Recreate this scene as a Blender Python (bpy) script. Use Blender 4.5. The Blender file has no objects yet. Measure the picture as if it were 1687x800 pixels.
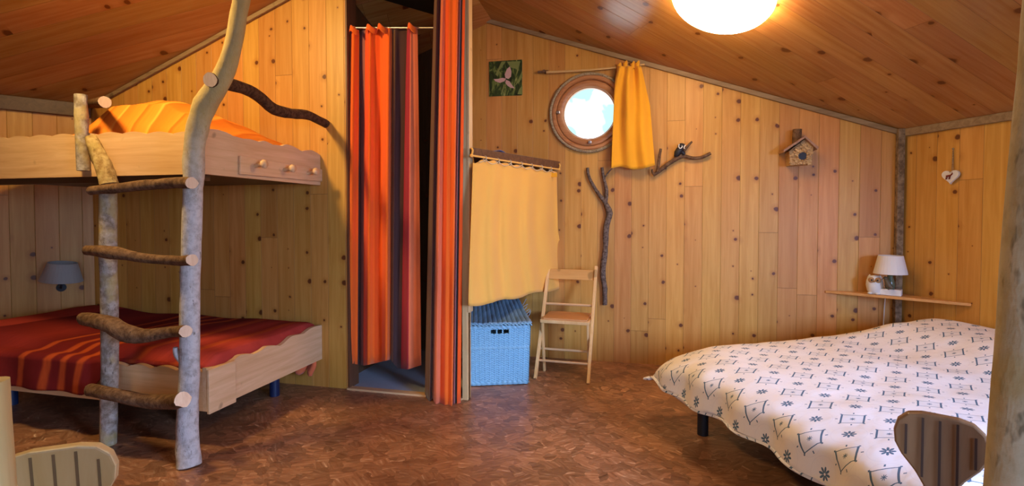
import bpy, bmesh, math, random
from mathutils import Vector, Matrix, noise
random.seed(7)
S = bpy.context.scene
COL = S.collection
R = math.radians
sin, cos, pi = math.sin, math.cos, math.pi

# ------------------------------------------------------------------ camera
CAMH, FPX, CX, CY = 1.15, 830.0, 843.5, 377.0
YAW, PITCH = R(13.5), R(-1.5)
cd = bpy.data.cameras.new('camera'); cam = bpy.data.objects.new('camera', cd); COL.objects.link(cam)
cam.location = (0, 0, CAMH)
cam.rotation_euler = (pi/2 + PITCH, 0, YAW)
cd.sensor_width = 36; cd.lens = 36*FPX/1687; cd.shift_y = (CY-400)/1687
cd.clip_start = 0.05
S.camera = cam
# ------------------------------------------------------------------ look, world, lights
S.view_settings.view_transform = 'Standard'; S.view_settings.look = 'None'
S.view_settings.gamma = 1; S.view_settings.use_curve_mapping = False
S.view_settings.exposure = 0.56
W = bpy.data.worlds.new('sky'); S.world = W; W.use_nodes = True
wn = W.node_tree.nodes; wl = W.node_tree.links
bg = wn['Background']; bg.inputs['Strength'].default_value = 3.0
_tc = wn.new('ShaderNodeTexCoord'); _nz = wn.new('ShaderNodeTexNoise'); _nz.inputs['Scale'].default_value = 13; _nz.inputs['Detail'].default_value = 3
_nz.inputs['Distortion'].default_value = 1.0
_rp = wn.new('ShaderNodeValToRGB'); _rp.color_ramp.elements[0].position = .40; _rp.color_ramp.elements[1].position = .53
_rp.color_ramp.elements[0].color = (.16, .33, .33, 1); _rp.color_ramp.elements[1].color = (.82, .93, 1, 1)
wl.new(_tc.outputs['Generated'], _nz.inputs['Vector']); wl.new(_nz.outputs['Fac'], _rp.inputs['Fac']); wl.new(_rp.outputs['Color'], bg.inputs['Color'])

def area(name, loc, target, sx, sy, power, color):
    l = bpy.data.lights.new(name, 'AREA'); l.shape = 'RECTANGLE'; l.size = sx; l.size_y = sy; l.energy = power; l.color = color
    o = bpy.data.objects.new(name, l); COL.objects.link(o); o.location = loc
    o.rotation_euler = (Vector(target)-Vector(loc)).to_track_quat('-Z', 'Y').to_euler()
    return o
# daylight through the glazed door and the window behind the camera
area('door_daylight', (0.75, -1.70, .98), (0.3, 3.0, -.5), 1.3, 1.7, 10, (.38, .54, 1.0)).data.spread = R(125)
area('window_daylight', (3.10, -.25, 1.35), (0.9, 1.9, 0), 1.0, 1.0, 54, (.36, .54, 1.0)).data.spread = R(76)
# a second lit lamp hangs out of frame above the bunk ladder
ll = area('left_lamp', (-2.48, 1.42, 2.66), (-2.2, 2.2, 1.5), .26, .26, 30, (1.0, .68, .26)); ll.data.shape = 'DISK'
LAMP_STRENGTH = 17.0
LAMP_COLOR = (1.0, .70, .38, 1)

# ------------------------------------------------------------------ helpers
CAM = Vector((0, 0, CAMH))
_f = Vector((-sin(YAW)*cos(PITCH), cos(YAW)*cos(PITCH), sin(PITCH))); _r = Vector((cos(YAW), sin(YAW), 0)); _u = _r.cross(_f)
def ray(px, py): return _f + _r*((px-CX)/FPX) - _u*((py-CY)/FPX)
def hit(px, py, n, p0):
    d = ray(px, py); n = Vector(n); return CAM + d*(n.dot(Vector(p0)-CAM)/n.dot(d))
def onY(px, py, y): return hit(px, py, (0, 1, 0), (0, y, 0))
def onZ(px, py, z): return hit(px, py, (0, 0, 1), (0, 0, z))
def atD(px, py, v): return CAM + ray(px, py)*v

Y1, Y2 = 2.975, 4.02
N = Vector((.881, .474, 0)); D = Vector((.474, -.881, 0))      # right wall: normal and direction towards the camera
B = Vector((1.80, Y2, 0))
A = Vector((-3.98, Y1, 0)); DL = Vector((-.6, -.8, 0))
EAVE = 1.735
def onR(px, py, off=.0): return hit(px, py, N, B - N*off)
NL = Vector((.8, -.6, 0))
def onL(px, py, off=0): return hit(px, py, NL, A + NL*off)
def zR(x, y): return EAVE + .391*(.881*(B.x-x) + .474*(B.y-y))
def zL(x, y): return 2.605 + .37*(x+2.291) + .2775*(Y1-y)
def zC(x, y): return min(zR(x, y), zL(x, y))
def ridge_x(y):   # zR = zL
    lo, hi = -4, 2
    for _ in range(50):
        m = (lo+hi)/2
        if zL(m, y) < zR(m, y): lo = m
        else: hi = m
    return lo

def tag(o, label=None, cat=None, group=None, kind=None):
    if label: o['label'] = label
    if cat: o['category'] = cat
    if group: o['group'] = group
    if kind: o['kind'] = kind
    return o
def thing(name, loc, label, cat, group=None):
    o = bpy.data.objects.new(name, None); COL.objects.link(o); o.location = loc; o.empty_display_size = .1
    return tag(o, label, cat, group)
def wloc(o):
    v = Vector(o.location)
    while o.parent: o = o.parent; v += Vector(o.location)
    return v
def obj(name, bm, mats, parent=None, base=None, smooth=False, bevel=0, solid=0, sub=0):
    """bm is in world coordinates; origin goes to base (or the parent's origin)"""
    off = wloc(parent) if parent else Vector((0, 0, 0))
    if base is not None: bmesh.ops.translate(bm, vec=-Vector(base), verts=bm.verts)
    elif parent: bmesh.ops.translate(bm, vec=-off, verts=bm.verts)
    bmesh.ops.recalc_face_normals(bm, faces=bm.faces)
    me = bpy.data.meshes.new(name); bm.to_mesh(me); bm.free()
    o = bpy.data.objects.new(name, me); COL.objects.link(o)
    if base is not None: o.location = Vector(base) - off
    if parent: o.parent = parent
    for m in (mats if isinstance(mats, (list, tuple)) else [mats]): me.materials.append(m)
    if smooth:
        for p in me.polygons: p.use_smooth = True
    if bevel:
        b = o.modifiers.new('bevel', 'BEVEL'); b.width = bevel; b.segments = 2; b.limit_method = 'ANGLE'
    if solid:
        s = o.modifiers.new('solid', 'SOLIDIFY'); s.thickness = solid; s.offset = 0
    if sub:
        s = o.modifiers.new('sub', 'SUBSURF'); s.levels = sub; s.render_levels = sub
    return o
def uvmap(o, fn):
    me = o.data; uv = me.uv_layers.new(name='UVMap')
    lo = Vector(o.location)
    p = o.parent
    while p: lo += Vector(p.location); p = p.parent
    for l in me.loops: uv.data[l.index].uv = fn(me.vertices[l.vertex_index].co + lo)

def box(bm, lo, hi, M=None, mi=0):
    lo, hi = Vector(lo), Vector(hi)
    vs = [bm.verts.new(Vector((x, y, z))) for x in (lo.x, hi.x) for y in (lo.y, hi.y) for z in (lo.z, hi.z)]
    if M:
        for v in vs: v.co = M @ v.co
    for f in ((0, 1, 3, 2), (4, 6, 7, 5), (0, 4, 5, 1), (2, 3, 7, 6), (0, 2, 6, 4), (1, 5, 7, 3)):
        bm.faces.new([vs[i] for i in f]).material_index = mi
    return vs
def beam(bm, p, q, w, h, up=(0, 0, 1), mi=0):
    p, q = Vector(p), Vector(q); x = (q-p); L = x.length; x.normalize()
    y = Vector(up).cross(x).normalized(); z = x.cross(y)
    M = Matrix((x, y, z)).transposed().to_4x4(); M.translation = p
    box(bm, (0, -w/2, -h/2), (L, w/2, h/2), M, mi)
def prism(bm, pts, off, mi=0, side=None):
    """closed outline of 3-D points extruded by vector off"""
    off = Vector(off); a = [bm.verts.new(Vector(p)) for p in pts]; b = [bm.verts.new(Vector(p)+off) for p in pts]
    f1 = bm.faces.new(a); f2 = bm.faces.new(b[::-1]); f1.material_index = f2.material_index = mi
    n = len(pts)
    for i in range(n):
        bm.faces.new((a[i], b[i], b[(i+1) % n], a[(i+1) % n])).material_index = mi if side is None else side
def tube(bm, pts, rad, seg=12, mi=0, cap=None, wob=0.0, per=3, seed=0):
    """smooth tube through pts; rad one value or one per point; ends capped (material cap)"""
    pts = [Vector(p) for p in pts]; n = len(pts)
    rs = rad if isinstance(rad, (list, tuple)) else [rad]*n
    P, Q = [], []
    if n == 2: per_ = max(1, per)
    else: per_ = per
    for i in range(n-1):
        p0 = pts[max(i-1, 0)]; p1 = pts[i]; p2 = pts[i+1]; p3 = pts[min(i+2, n-1)]
        for k in range(per_):
            t = k/per_
            P.append(.5*((2*p1)+(p2-p0)*t+(2*p0-5*p1+4*p2-p3)*t*t+(3*p1-p0-3*p2+p3)*t**3)); Q.append(rs[i]*(1-t)+rs[i+1]*t)
    P.append(pts[-1]); Q.append(rs[-1])
    rings = []; up = None
    for i, p in enumerate(P):
        d = (P[min(i+1, len(P)-1)]-P[max(i-1, 0)]).normalized()
        if up is None: up = Vector((0, 0, 1)) if abs(d.z) < .9 else Vector((1, 0, 0))
        x = up.cross(d).normalized(); y = d.cross(x); up = y
        ring = []
        for k in range(seg):
            a = 2*pi*k/seg; rr = Q[i]
            if wob: rr *= 1+wob*noise.noise(Vector((cos(a)*1.3+seed, sin(a)*1.3, 0))+p*14)
            ring.append(bm.verts.new(p+x*cos(a)*rr+y*sin(a)*rr))
        rings.append(ring)
    for i in range(len(rings)-1):
        for k in range(seg):
            f = bm.faces.new((rings[i][k], rings[i][(k+1) % seg], rings[i+1][(k+1) % seg], rings[i+1][k])); f.material_index = mi; f.smooth = True
    c = mi if cap is None else cap
    for rg in (rings[0], rings[-1]):
        vv = [bm.verts.new(v.co) for v in rg]; bm.faces.new(vv).material_index = c
def lathe(bm, c, axis, prof, seg=24, mi=0, closed=False):
    """prof: (radius, height along axis)"""
    c = Vector(c); ax = Vector(axis).normalized(); x = ax.orthogonal().normalized(); y = ax.cross(x); rings = []
    for r_, h_ in prof:
        if r_ < 1e-6: rings.append([bm.verts.new(c+ax*h_)])
        else: rings.append([bm.verts.new(c+ax*h_+(x*cos(2*pi*k/seg)+y*sin(2*pi*k/seg))*r_) for k in range(seg)])
    m = len(rings)
    for i in range(m if closed else m-1):
        a, b = rings[i], rings[(i+1) % m]
        for k in range(seg):
            k2 = (k+1) % seg
            if len(a) == 1 and len(b) == 1: continue
            if len(a) == 1: f = bm.faces.new((a[0], b[k], b[k2]))
            elif len(b) == 1: f = bm.faces.new((a[k], b[0], a[k2]))
            else: f = bm.faces.new((a[k], b[k], b[k2], a[k2]))
            f.material_index = mi
def ball(bm, c, r, M=None, mi=0, seg=16):
    g = bmesh.ops.create_uvsphere(bm, u_segments=seg, v_segments=seg//2+2, radius=1)
    sc = Matrix.Diagonal((*((r, r, r) if isinstance(r, (int, float)) else r), 1))
    T = Matrix.Translation(c) @ (M or Matrix()) @ sc
    bmesh.ops.transform(bm, matrix=T, verts=g['verts'])
    for v in g['verts']:
        for f in v.link_faces: f.material_index = mi; f.smooth = True
def grid(bm, nu, nv, fn, mi=None):
    V = [[bm.verts.new(fn(i/nu, j/nv)) for j in range(nv+1)] for i in range(nu+1)]
    for i in range(nu):
        for j in range(nv):
            f = bm.faces.new((V[i][j], V[i+1][j], V[i+1][j+1], V[i][j+1])); f.smooth = True
            if mi: f.material_index = mi(i, j)
    return V
def interp(xs, x):
    if x <= xs[0][0]: return xs[0][1]
    for (a, va), (b, vb) in zip(xs, xs[1:]):
        if x <= b:
            t = (x-a)/(b-a+1e-9); return va+(vb-va)*t
    return xs[-1][1]
def sstep(a, b, x):
    t = max(0, min(1, (x-a)/(b-a))); return t*t*(3-2*t)
def nz(x, y, z=0): return noise.noise(Vector((x, y, z)))

# ------------------------------------------------------------------ materials
class NT:
    def __init__(s, name):
        s.m = bpy.data.materials.new(name); s.m.use_nodes = True; s.n = s.m.node_tree.nodes; s.l = s.m.node_tree.links
        s.b = s.n['Principled BSDF']
    def node(s, t, **k):
        x = s.n.new('ShaderNode'+t)
        for a, v in k.items(): setattr(x, a, v)
        return x
    def put(s, sock, v):
        if isinstance(v, bpy.types.NodeSocket): s.l.new(v, sock)
        else:
            if isinstance(v, (tuple, list)) and len(v) == 3 and sock.type == 'RGBA': v = (*v, 1)
            sock.default_value = v
    def math(s, op, a, b=0, c=None, clamp=False):
        x = s.node('Math', operation=op, use_clamp=clamp); s.put(x.inputs[0], a); s.put(x.inputs[1], b)
        if c is not None: s.put(x.inputs[2], c)
        return x.outputs[0]
    def mix(s, f, a, b, mode='MIX'):
        x = s.node('Mix', data_type='RGBA', blend_type=mode); s.put(x.inputs[0], f); s.put(x.inputs[6], a); s.put(x.inputs[7], b); return x.outputs[2]
    def comb(s, x, y, z=0):
        c = s.node('CombineXYZ'); s.put(c.inputs[0], x); s.put(c.inputs[1], y); s.put(c.inputs[2], z); return c.outputs[0]
    def uv(s):
        t = s.node('TexCoord'); p = s.node('SeparateXYZ'); s.l.new(t.outputs['UV'], p.inputs[0]); return p.outputs[0], p.outputs[1]
    def gen(s, which='Object', scale=(1, 1, 1)):
        t = s.node('TexCoord'); m = s.node('Mapping'); s.l.new(t.outputs[which], m.inputs[0]); m.inputs['Scale'].default_value = scale; return m.outputs[0]
    def noise(s, vec, scale, detail=3, rough=.55, dist=0):
        x = s.node('TexNoise'); s.put(x.inputs['Vector'], vec); x.inputs['Scale'].default_value = scale; x.inputs['Detail'].default_value = detail
        x.inputs['Roughness'].default_value = rough; x.inputs['Distortion'].default_value = dist; return x.outputs['Fac']
    def white(s, vec, dim='2D'):
        x = s.node('TexWhiteNoise', noise_dimensions=dim); s.put(x.inputs['Vector'], vec); return x.outputs
    def ramp(s, f, stops, interp='LINEAR'):
        x = s.node('ValToRGB'); cr = x.color_ramp; cr.interpolation = interp
        while len(cr.elements) < len(stops): cr.elements.new(.5)
        for e, (p, c) in zip(cr.elements, stops): e.position = p; e.color = (*c, 1) if len(c) == 3 else c
        s.put(x.inputs[0], f); return x.outputs[0]
    def bump(s, h, strength=.3, dist=.01):
        x = s.node('Bump'); x.inputs['Strength'].default_value = strength; x.inputs['Distance'].default_value = dist
        s.put(x.inputs['Height'], h); s.l.new(x.outputs[0], s.b.inputs['Normal'])
    def out(s, col, rough=.6, spec=.3, **k):
        s.put(s.b.inputs['Base Color'], col); s.put(s.b.inputs['Roughness'], rough); s.b.inputs['Specular IOR Level'].default_value = spec
        for a, v in k.items(): s.put(s.b.inputs[a.replace('_', ' ')], v)
        return s.m

def pine(name, light, dark, bw=.13, knots=.32, kr=.82, rough=.42, jl=2.9, gd=.004, seed=0.0, gs=.5):
    t = NT(name); u, v = t.uv()
    bu = t.math('DIVIDE', u, bw); idx = t.math('FLOOR', bu); fr = t.math('FRACT', bu)
    r1 = t.white(t.comb(idx, 3.1+seed))[0]
    vv = t.math('ADD', v, t.math('MULTIPLY', r1, 9.0))
    seg = t.math('DIVIDE', vv, jl); r2 = t.white(t.comb(idx, t.math('FLOOR', seg)))[0]
    ed = t.math('MULTIPLY', t.math('MINIMUM', fr, t.math('SUBTRACT', 1, fr)), bw)
    groove = t.math('SUBTRACT', 1, t.math('SMOOTH_MIN', t.math('DIVIDE', ed, gd*.5), 1, .2), clamp=True)
    sf = t.math('FRACT', seg); je = t.math('MULTIPLY', t.math('MINIMUM', sf, t.math('SUBTRACT', 1, sf)), jl)
    joint = t.math('LESS_THAN', je, .0018)
    g = t.noise(t.comb(t.math('MULTIPLY', u, 34), t.math('MULTIPLY', vv, 1.6), t.math('MULTIPLY', r2, 20)), 1, 4, .6, .6)
    g2 = t.noise(t.comb(t.math('MULTIPLY', u, 160), t.math('MULTIPLY', vv, 5), 0), 1, 2)
    col = t.mix(t.ramp(g, [(.33, (0, 0, 0)), (.68, (1, 1, 1))]), light, dark)
    col = t.mix(t.math('MULTIPLY', g2, .25), col, dark)
    hs = t.node('HueSaturation'); t.put(hs.inputs['Color'], col)
    t.put(hs.inputs['Value'], t.math('MULTIPLY_ADD', r2, .24, .86)); t.put(hs.inputs['Hue'], t.math('MULTIPLY_ADD', r1, .018, .490))
    col = hs.outputs[0]
    # knots
    vo = t.node('TexVoronoi', voronoi_dimensions='2D'); vo.inputs['Scale'].default_value = 1
    wob = t.noise(t.comb(t.math('MULTIPLY', u, 30), t.math('MULTIPLY', vv, 30)), 1, 2)
    t.put(vo.inputs['Vector'], t.comb(t.math('ADD', bu, t.math('MULTIPLY', wob, .12)), t.math('DIVIDE', vv, bw)))
    sp = t.node('SeparateColor'); t.l.new(vo.outputs['Color'], sp.inputs[0])
    size = t.math('MULTIPLY', t.math('MAXIMUM', t.math('SUBTRACT', sp.outputs[0], 1-knots), 0), .16*kr/knots)
    size = t.math('ADD', size, t.math('MULTIPLY', t.math('GREATER_THAN', sp.outputs[0], 1-knots), .025*kr))
    q = t.math('DIVIDE', vo.outputs['Distance'], t.math('ADD', size, .0001))
    core = t.math('MULTIPLY', t.math('SUBTRACT', 1.1, q), 2.6, clamp=True)
    halo = t.math('MULTIPLY', t.math('SUBTRACT', 1, t.math('DIVIDE', q, 2.8), clamp=True), .7)
    col = t.mix(halo, col, tuple(c*f for c, f in zip(dark, (.75, .62, .5))))
    col = t.mix(t.math('MULTIPLY', core, 1.0, clamp=True), col, (.13, .036, .008))
    gm = t.math('MAXIMUM', groove, joint)
    col = t.mix(t.math('MULTIPLY', gm, gs), col, (.075, .028, .008))
    t.bump(t.math('SUBTRACT', t.math('MULTIPLY', g, .1), gm), .5, .004)
    return t.out(col, rough, .35 if rough > .3 else .6)

def wood(name, light, dark, axis='x', scale=1.0, rough=.45):
    t = NT(name); sc = {'x': (2, 30, 30), 'y': (30, 2, 30), 'z': (30, 30, 2)}[axis]
    v = t.gen('Object', tuple(c*scale for c in sc)); g = t.noise(v, 1, 4, .6, .8); k = t.noise(t.gen('Object', (9, 9, 9)), 1, 1)
    c = t.mix(t.ramp(g, [(.32, (0, 0, 0)), (.7, (1, 1, 1))]), light, dark)
    c = t.mix(t.ramp(k, [(.70, (0, 0, 0)), (.76, (.6, .6, .6))]), c, tuple(x*.4 for x in dark))
    t.bump(g, .12, .004); return t.out(c, rough, .35)
def cloth(name, col, col2=None, scale=7, rough=.85, weave=900):
    t = NT(name); v = t.gen('Object'); n_ = t.noise(v, scale, 3); c = t.mix(n_, col, col2 or tuple(x*.82 for x in col))
    w_ = t.noise(v, weave, 1); t.bump(w_, .15, .002); return t.out(c, rough, .15, Sheen_Weight=.15)
def plain(name, col, rough=.5, spec=.4, metal=0):
    t = NT(name); n_ = t.noise(t.gen('Object'), 25, 2); c = t.mix(n_, col, tuple(x*.86 for x in col)); return t.out(c, rough, spec, Metallic=float(metal))
def bark(name, light, dark, lichen=None, s=1.0, thr=.5):
    t = NT(name); v = t.gen('Object'); a = t.noise(v, 26*s, 5, .65); b = t.noise(t.gen('Object', (60, 60, 22)), 1*s, 3, .7); k = t.noise(v, 8*s, 2)
    c = t.mix(t.ramp(a, [(thr-.12, (0, 0, 0)), (thr+.12, (1, 1, 1))]), dark, light)
    c = t.mix(t.ramp(b, [(.60, (0, 0, 0)), (.70, (.85, .85, .85))]), c, tuple(x*.45 for x in dark))
    if lichen: c = t.mix(t.ramp(k, [(.52, (0, 0, 0)), (.62, (.7, .7, .7))]), c, lichen)
    t.bump(t.math('ADD', a, b), .6, .006); return t.out(c, .85, .15)

M = {}
M['pine'] = pine('pine_boards', (.62, .315, .072), (.49, .215, .036))
M['pine_ceiling'] = pine('pine_ceiling_boards', (.47, .225, .072), (.36, .145, .036), bw=.142, knots=.16, kr=1.35, rough=.26, seed=4, gs=.4)
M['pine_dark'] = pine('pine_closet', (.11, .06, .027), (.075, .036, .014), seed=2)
M['beam'] = wood('trim_wood', (.34, .23, .12), (.21, .13, .06), 'x', 1.0, .6)
M['dark'] = wood('dark_trim_wood', (.13, .065, .028), (.08, .036, .015)); M['beam_grey'] = bark('corner_post_wood', (.30, .21, .13), (.13, .085, .05))
M['board'] = wood('pale_pine', (.72, .46, .23), (.58, .33, .14), 'x')
M['boardy'] = wood('pale_pine_lengthwise', (.74, .49, .27), (.60, .36, .17), 'y')
M['chairwood'] = wood('beech', (.78, .50, .22), (.66, .37, .13), 'z', .6)
M['chairseat'] = wood('beech_seat', (.62, .30, .11), (.50, .21, .06), 'x', .6)
M['birch'] = bark('birch_bark', (.56, .52, .47), (.36, .31, .26), (.42, .37, .27), 1.0, .42)
M['birch_lichen'] = bark('lichened_bark', (.46, .40, .33), (.22, .17, .12), (.44, .33, .12), 1.0, .5)
M['rung'] = bark('rung_bark', (.20, .115, .062), (.095, .048, .024), None, 1.3)
M['brown_bark'] = bark('golden_bark', (.50, .36, .14), (.27, .16, .05), (.36, .26, .08), 1.1)
M['dark_bark'] = bark('dark_bark', (.12, .06, .028), (.045, .02, .010), None, 1.5)
M['grey_bark'] = bark('grey_branch_bark', (.20, .145, .11), (.07, .045, .032), None, 2.5)
M['post'] = bark('pale_peeled_log', (.46, .42, .33), (.34, .30, .21), (.38, .31, .16), .5, .45)
M['cut'] = wood('cut_wood', (.82, .58, .36), (.70, .44, .25), 'z', 2)
M['orange'] = cloth('orange_cotton', (.92, .155, .014), (.88, .13, .012)); M['orange2'] = cloth('deep_orange_cotton', (.84, .10, .010), (.80, .09, .01)); M['salmon'] = cloth('salmon_cotton', (.86, .19, .07))
M['plum'] = cloth('plum_cotton', (.075, .030, .024)); M['brown'] = cloth('brown_cotton', (.16, .075, .03)); M['magenta'] = cloth('crimson_cotton', (.42, .022, .045)); M['mauve'] = cloth('mauve_cotton', (.34, .12, .11))
M['yellow'] = cloth('mustard_cotton', (.84, .44, .085), (.78, .39, .07), 5)
M['yellow2'] = cloth('golden_cotton', (.84, .40, .025), (.76, .33, .015), 5)
M['black'] = plain('black_plastic', (.015, .015, .02)); M['navy'] = plain('navy_metal', (.012, .022, .07), .4)
M['white'] = plain('white_paint', (.78, .76, .72)); M['shade'] = cloth('lamp_fabric', (.78, .74, .70), None, 4); M['shade_grey'] = cloth('grey_lamp_fabric', (.42, .42, .38), None, 4)
M['metal'] = plain('steel', (.55, .52, .48), .35, .5, 1); M['glassy'] = plain('green_glass', (.10, .13, .08), .12, .6)
M['mattress'] = cloth('mattress_ticking', (.7, .66, .58)); M['rope'] = bark('hemp_rope', (.46, .36, .22), (.25, .18, .09), None, 4)
M['blue_wicker'] = (lambda t: (t.bump(t.noise(t.gen('Object', (1, 1, 1)), 160, 3), .35, .003), t.out(t.mix(t.noise(t.gen('Object'), 60, 3), (.30, .52, .62), (.17, .34, .44)), .6, .3))[1])(NT('daylight_blue_wicker'))  # blue cast of the daylight is mixed into the wicker's own colour
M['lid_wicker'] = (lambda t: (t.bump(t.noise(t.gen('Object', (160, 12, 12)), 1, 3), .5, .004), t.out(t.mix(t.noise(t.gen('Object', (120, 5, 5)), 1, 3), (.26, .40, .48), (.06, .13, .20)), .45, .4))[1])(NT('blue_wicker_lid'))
M['frame_wood'] = wood('round_window_wood', (.48, .22, .085), (.34, .135, .045), 'x', 1.2, .35)
M['stab_light'] = wood('varnished_pine', (.52, .34, .15), (.42, .25, .09), 'z', .6, .35); M['stab_lit_edge'] = wood('varnished_pine_lit_edge', (.74, .60, .34), (.64, .48, .24), 'z', .6, .35)  # edge is a lighter copy, light on the chair's top edge painted in
M['stab_dark'] = wood('dark_stained_pine', (.26, .145, .07), (.165, .08, .036), 'z', .6, .3)
def mk_glass():
    t = NT('window_glass'); tr = t.node('BsdfTransparent'); gl = t.node('BsdfGlossy'); gl.inputs['Roughness'].default_value = .02
    mx = t.node('MixShader'); mx.inputs[0].default_value = .06; t.l.new(tr.outputs[0], mx.inputs[1]); t.l.new(gl.outputs[0], mx.inputs[2])
    t.l.new(mx.outputs[0], t.n['Material Output'].inputs[0]); return t.m
M['glass'] = mk_glass()
def mk_lamp():
    t = NT('lit_opal_glass'); t.put(t.b.inputs['Emission Color'], LAMP_COLOR); t.b.inputs['Emission Strength'].default_value = LAMP_STRENGTH
    return t.out((.9, .88, .8), .3)
M['lamp'] = mk_lamp()
def mk_osb():
    t = NT('osb_floor'); v0 = t.gen('Object')
    nzc = t.node('TexNoise'); t.put(nzc.inputs['Vector'], v0); nzc.inputs['Scale'].default_value = 14; nzc.inputs['Detail'].default_value = 2
    va = t.node('VectorMath', operation='MULTIPLY_ADD'); t.l.new(nzc.outputs['Color'], va.inputs[0]); va.inputs[1].default_value = (.05, .05, 0); t.l.new(v0, va.inputs[2])
    col = None; hsum = None
    for k, (sc, off) in enumerate(((8, 0), (12, 3.3), (19, 7.7))):
        vo = t.node('TexVoronoi', voronoi_dimensions='2D'); vo.inputs['Scale'].default_value = sc; t.l.new(va.outputs[0], vo.inputs['Vector'])
        sp = t.node('SeparateColor'); t.l.new(vo.outputs['Color'], sp.inputs[0])
        ro = t.node('VectorRotate', rotation_type='Z_AXIS'); t.l.new(v0, ro.inputs['Vector']); t.put(ro.inputs['Angle'], t.math('MULTIPLY_ADD', sp.outputs[0], 1.9, -.95))
        mp = t.node('Mapping'); t.l.new(ro.outputs[0], mp.inputs[0]); mp.inputs['Scale'].default_value = (9, 62, 1); mp.inputs['Location'].default_value = (off, off, off)
        n_ = t.noise(mp.outputs[0], 1, 3, .6)
        c = t.ramp(n_, [(.24, (.15, .058, .026)), (.42, (.27, .12, .058)), (.58, (.34, .165, .085)), (.66, (.42, .23, .13)), (.76, (.70, .48, .32))])
        hs = t.node('HueSaturation'); t.put(hs.inputs['Color'], c); t.put(hs.inputs['Value'], t.math('MULTIPLY_ADD', sp.outputs[1], .6, .75))
        c = hs.outputs[0]; hsum = n_ if hsum is None else hsum
        col = c if col is None else t.mix(t.math('GREATER_THAN', sp.outputs[2], .55), col, c)
    big = t.noise(v0, 1.3, 3); col = t.mix(t.ramp(big, [(.42, (0, 0, 0)), (.66, (.5, .5, .5))]), col, (.13, .052, .024))
    t.bump(hsum, .25, .003); return t.out(col, .36, .4)
M['osb'] = mk_osb()
def mk_duvet():
    t = NT('printed_duvet_cotton'); tu, tv = t.uv()
    u = t.math('ADD', t.math('ADD', t.math('DIVIDE', tv, .186), t.math('DIVIDE', tu, .138)), 40); v = t.math('ADD', t.math('SUBTRACT', t.math('DIVIDE', tu, .138), t.math('DIVIDE', tv, .186)), 60)
    cu = t.math('ADD', u, 0); cv = t.math('ADD', v, 0)
    iu = t.math('FLOOR', cu); iv = t.math('FLOOR', cv)
    x = t.math('SUBTRACT', t.math('SUBTRACT', cu, iu), .5); y = t.math('SUBTRACT', t.math('SUBTRACT', cv, iv), .5)
    par = t.math('MODULO', t.math('ABSOLUTE', t.math('ADD', iu, iv)), 2)
    ax = t.math('ABSOLUTE', x); ay = t.math('ABSOLUTE', y)
    # framed rectangle
    def band(a, lo, hi): return t.math('MULTIPLY', t.math('GREATER_THAN', a, lo), t.math('LESS_THAN', a, hi))
    s1 = t.math('MULTIPLY', band(ax, .28, .335), t.math('LESS_THAN', ay, .29))
    s2 = t.math('MULTIPLY', band(ay, .245, .272), t.math('LESS_THAN', ax, .33))
    s3 = t.math('MULTIPLY', band(ax, .40, .47), t.math('LESS_THAN', ay, .018)); s4 = t.math('MULTIPLY', band(ay, .34, .42), t.math('LESS_THAN', ax, .02))
    rr = t.math('SQRT', t.math('ADD', t.math('MULTIPLY', x, x), t.math('MULTIPLY', y, y)))
    th = t.math('ARCTAN2', y, x); s5 = t.math('LESS_THAN', rr, t.math('MULTIPLY_ADD', t.math('COSINE', t.math('MULTIPLY', th, 8)), .03, .055))
    s6 = t.math('MULTIPLY', t.math('MULTIPLY', band(ax, .31, .36), band(ay, .27, .32)), 1)
    rect = t.math('MAXIMUM', t.math('MAXIMUM', t.math('MAXIMUM', s1, s2), t.math('MAXIMUM', s3, s4)), t.math('MAXIMUM', s5, s6))
    star = t.math('MULTIPLY', t.math('LESS_THAN', rr, t.math('MULTIPLY_ADD', t.math('POWER', t.math('ABSOLUTE', t.math('COSINE', t.math('MULTIPLY', th, 4))), .8), .155, .045)), t.math('GREATER_THAN', rr, .035))
    m_ = t.math('ADD', t.math('MULTIPLY', rect, t.math('SUBTRACT', 1, par)), t.math('MULTIPLY', star, par), clamp=True)
    ring = t.math('MULTIPLY', band(rr, .455, .475), .10)
    fade = t.noise(t.comb(t.math('MULTIPLY', tu, 60), t.math('MULTIPLY', tv, 60)), 1, 2)
    m_ = t.math('MULTIPLY', m_, t.math('MULTIPLY_ADD', fade, .5, .85), clamp=True)
    base = t.mix(ring, (.83, .79, .78), (.40, .40, .50)); inner = t.math('MULTIPLY', t.math('MULTIPLY', t.math('LESS_THAN', ax, .27), t.math('LESS_THAN', ay, .24)), t.math('SUBTRACT', 1, par))
    base = t.mix(t.math('MULTIPLY', inner, .18), base, (.45, .52, .62))
    c = t.mix(m_, base, (.095, .16, .24))
    t.bump(t.noise(t.comb(tu, tv), 9, 3), .35, .02); return t.out(c, .8, .15)
M['duvet'] = mk_duvet()
def mk_stripes(name, stops, freq, bend=.04, rough=.9, dirx=True):
    t = NT(name); u, v = t.uv(); w_ = t.noise(t.comb(u, v), 2.5, 2)
    x = t.math('ADD', t.math('MULTIPLY', u, freq), t.math('MULTIPLY_ADD', w_, bend, 3.95/1.75 if freq < 1 else 0)); f = t.math('FRACT', x)
    c = t.ramp(f, stops, 'LINEAR'); n_ = t.noise(t.comb(t.math('MULTIPLY', u, 60), t.math('MULTIPLY', v, 9)), 1, 3)
    c = t.mix(t.math('MULTIPLY', n_, .55), c, tuple(k*.5 for k in stops[0][1])); t.bump(t.noise(t.comb(u, v), 300, 1), .2, .002); return t.out(c, rough, .1)
DR, RR, OO, PK = (.16, .012, .012), (.32, .028, .018), (.58, .085, .018), (.42, .06, .05)
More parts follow.
